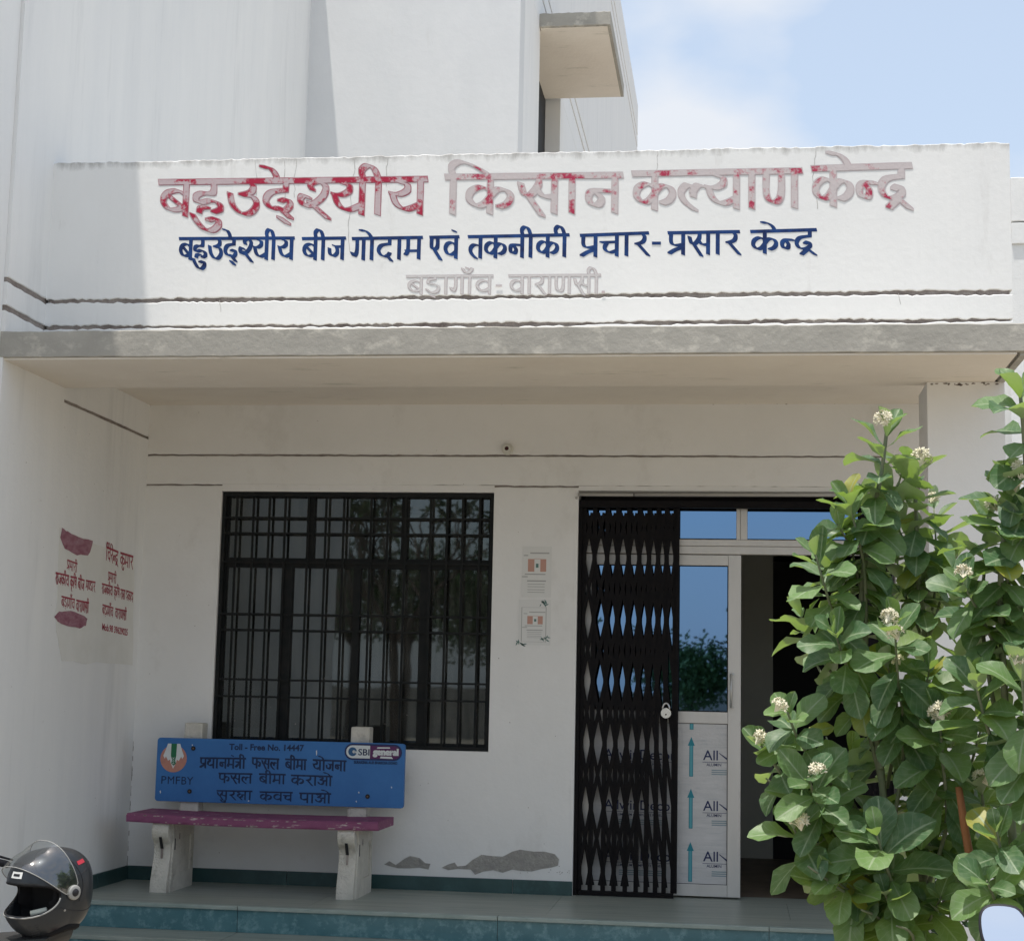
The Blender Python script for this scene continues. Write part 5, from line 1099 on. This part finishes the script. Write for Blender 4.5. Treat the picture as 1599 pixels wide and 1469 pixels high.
# helmet -----------------------------------------------------------
SHELL = mat('gunmetal_shell', (.035,.04,.048), .36, (.026,.03,.034), 4, metal=.4, coat=.15); LINER = mat('black_liner', (.008,.008,.009), .95); TRIM = mat('grey_trim', (.30,.30,.29), .5)
hc = at(80, 1382, Y=-4.6)
hl = thing('helmet', 'dark grey full-face helmet with raised clear visor resting on a motorcycle', 'helmet', tuple(hc))
def hr(d):                          # radius of the shell in direction d (x forward, y left, z up)
    x, y, z = d
    a, b, c_ = (.148 if x > 0 else .136), .111, (.124 if z > 0 else .160)
    p = 2.45
    r_ = (abs(x/a)**p+abs(y/b)**p+abs(z/c_)**p)**(-1/p)
    if x > 0 and z < -.05: r_ *= 1+.13*min(1, (-z-.05)*2.6)*x     # chin bar juts forward
    return r_
HRZ = R(-119); HTILT = R(4)
HM = Matrix.Rotation(HRZ, 3, 'Z') @ Matrix.Rotation(HTILT, 3, 'Y')
def hp(th, ph, k=1.0, add=0):       # th azimuth from forward, ph elevation
    d = Vector((math.cos(ph)*math.cos(th), math.cos(ph)*math.sin(th), math.sin(ph))); return hc + HM @ (d*(hr(d)*k+add))
def helmet_patch(fn, nt, np_, th0, th1, p0, p1, k=1.0, add=0.0):
    m = MB()
    for i in range(nt+1):
        for j in range(np_+1): m.v.append(tuple(hp(th0+(th1-th0)*i/nt, p0+(p1-p0)*j/np_, k, add)))
    for i in range(nt):
        for j in range(np_):
            th, ph = th0+(th1-th0)*(i+.5)/nt, p0+(p1-p0)*(j+.5)/np_
            if fn(th, ph): a = i*(np_+1)+j; m.f.append([a, a+np_+1, a+np_+2, a+1])
    return m
def eye(th, ph):                    # the face opening: wide at the front, rounded ends
    t_ = abs(math.degrees(th)); p_ = math.degrees(ph)
    c_ = -8; h_ = 19*math.sqrt(max(0, 1-(t_/66)**4)); return t_ < 66 and c_-h_ < p_ < c_+h_*.92
def thick(o, t_):
    md = o.modifiers.new('s', 'SOLIDIFY'); md.thickness = t_; md.offset = -1
    me = bpy.data.meshes.new_from_object(o.evaluated_get(bpy.context.evaluated_depsgraph_get())); o.modifiers.clear(); o.data = me
    for q in me.polygons: q.use_smooth = True
m = helmet_patch(lambda a, b: not eye(a, b), 144, 72, -math.pi, math.pi, R(-62), R(90)); m.sm = True
o = m.build('shell', SHELL, hl, True); 
bmx = bmesh.new(); bmx.from_mesh(o.data); bmesh.ops.remove_doubles(bmx, verts=bmx.verts, dist=1e-6); bmesh.ops.recalc_face_normals(bmx, faces=bmx.faces); bmx.to_mesh(o.data); bmx.free(); thick(o, .007); shell_o = o
m = helmet_patch(lambda a, b: True, 48, 24, -math.pi, math.pi, R(-90), R(90), .90); m.v = [v for v in m.v]
inner = m.build('liner', LINER, hl, True)
# hollow behind the opening: liner pushed in at the front
for v in inner.data.vertices:
    d = HM.transposed() @ v.co
    if d.x > 0 and -.10 < d.z < .07: d.x *= .2 if abs(d.y) < .078 else .7; v.co = HM @ d
def band(name, mm, ths, r_, k=1.0):
    m = MB().tube([hp(a, b, k) for a, b in ths], r_, 6); return m.build(name, mm, hl, True)
rim = []
for i in range(49):
    q = 2*math.pi*i/48; tt = math.copysign(abs(math.cos(q))**.6, math.cos(q))*66; hh_ = 19*math.sqrt(max(0, 1-(abs(tt)/66)**4)); rim.append((R(tt), R(-8+(hh_*.92 if math.sin(q) >= 0 else -hh_))))
band('opening_trim', TRIM, [p for p in rim if p[1] < R(-8)][:], .0028, 1.005)
band('rim_seal', LINER, rim, .004, .985)
m = MB().tube([hp(R(a), R(-60), .95) for a in range(-180, 181, 12)], .016, 8); m.build('neck_roll', LINER, hl, True)
# raised visor: a curved clear shield turned up about its side pivots
piv_th, piv_ph = R(84), R(-8)
vz = MB(); nv, mv = 28, 10; rotv = Matrix.Rotation(R(-58), 3, 'Y')
for i in range(nv+1):
    th = R(-88+176*i/nv)
    for j in range(mv+1):
        wv = math.cos(th*.98)**.35 if abs(th) < R(87) else .12; ph = R(-8+(-24+48*j/mv)*max(.18, wv)+2)
        d = Vector((math.cos(ph)*math.cos(th), math.cos(ph)*math.sin(th), math.sin(ph))); p = d*(max(hr(d), .113)*1.045+.004); pz = Vector((0, p.y, -.012))
        p = rotv @ (p-Vector((0,0,-.012))) + Vector((0,0,-.012)); vz.v.append(tuple(hc+HM @ p))
for i in range(nv):
    for j in range(mv): a = i*(mv+1)+j; vz.f.append([a, a+mv+1, a+mv+2, a+1])
vo = vz.build('visor', VISOR, hl, True)
edge = [vz.v[i*(mv+1)+mv] for i in range(nv+1)]; MB().tube(edge, .0016, 5).build('visor_edge', TRIM, vo, True)
edge = [vz.v[i*(mv+1)] for i in range(nv+1)]; MB().tube(edge, .0016, 5).build('visor_edge', TRIM, vo, True)
for sg in (-1, 1):
    c_ = hc + HM @ Vector((0.0, sg*.115, -.012)); ax = HM @ Vector((0, sg, 0))
    MB().tube([c_-ax*.004, c_+ax*.006, c_+ax*.009], [.024,.024,.019], 18).build('pivot_cap', TRIM, hl, True)
    MB().tube([c_+ax*.009, c_+ax*.0115], [.013,.012], 14).build('pivot_button', RUB, hl, True)
def decal(name, mm, th0, th1, p0, p1, add):
    m = MB(); n = 6
    for i in range(n+1): m.v += [tuple(hp(R(th0+(th1-th0)*i/n), R(p0), 1, add)), tuple(hp(R(th0+(th1-th0)*i/n), R(p1), 1, add))]
    for i in range(n): m.f.append([i*2, i*2+2, i*2+3, i*2+1])
    return m.build(name, mm, hl)
decal('badge', mat('white_badge', (.75,.75,.73), .4), -8, 12, 17, 25, .0015); decal('badge_print', RUB, -4, 8, 19.5, 22.5, .002)
decal('red_sticker', mat('red_sticker', (.40,.03,.05), .5), 108, 128, 34, 40, .0015)
for pa_ in ([(2,72),(18,48),(30,30),(48,14),(60,8)], [(-20,34),(0,36),(20,30),(38,18)], [(70,70),(95,45),(108,22),(112,0),(104,-22)], [(75,8),(95,18),(118,22),(150,30)], [(66,-24),(90,-34),(118,-36),(150,-30)]):
    pp_ = smooth_pts([(float(a), float(b)) for a, b in pa_]); MB().tube([hp(R(a), R(b), 1.0, .0002) for a, b in pp_], .0014, 4).build('shell_seam', RUB, hl, True)
for i_ in range(5): MB().tube([hp(R(20), R(-38-i_*3), 1, .0004), hp(R(34), R(-37-i_*3), 1, .0004)], .0016, 4).build('chin_vent', RUB, hl)
MB().tube([hp(R(74), R(-30), 1.0, -.001), hp(R(74), R(-30), 1.0, .002)], .004, 8).build('rivet', TRIM, hl)
m = MB(); m.tube([hp(R(20),R(-30),.8), hp(R(45),R(-28),.82)], .010, 6); m.build('visor_buckle', mat('pale_webbing', (.5,.52,.45), .7), hl, True)
MB().tube([hc+Vector((-.02,-.03,-.125)), hc+Vector((.0,-.02,-.16)), hc+Vector((.02,-.02,-.21))], .006, 6).build('chin_strap', RUB, hl, True)
MB().box(hc.x+.005, hc.x+.03, hc.y-.035, hc.y-.028, hc.z-.20, hc.z-.15).build('strap_buckle', REDL, hl, bevel=.003)
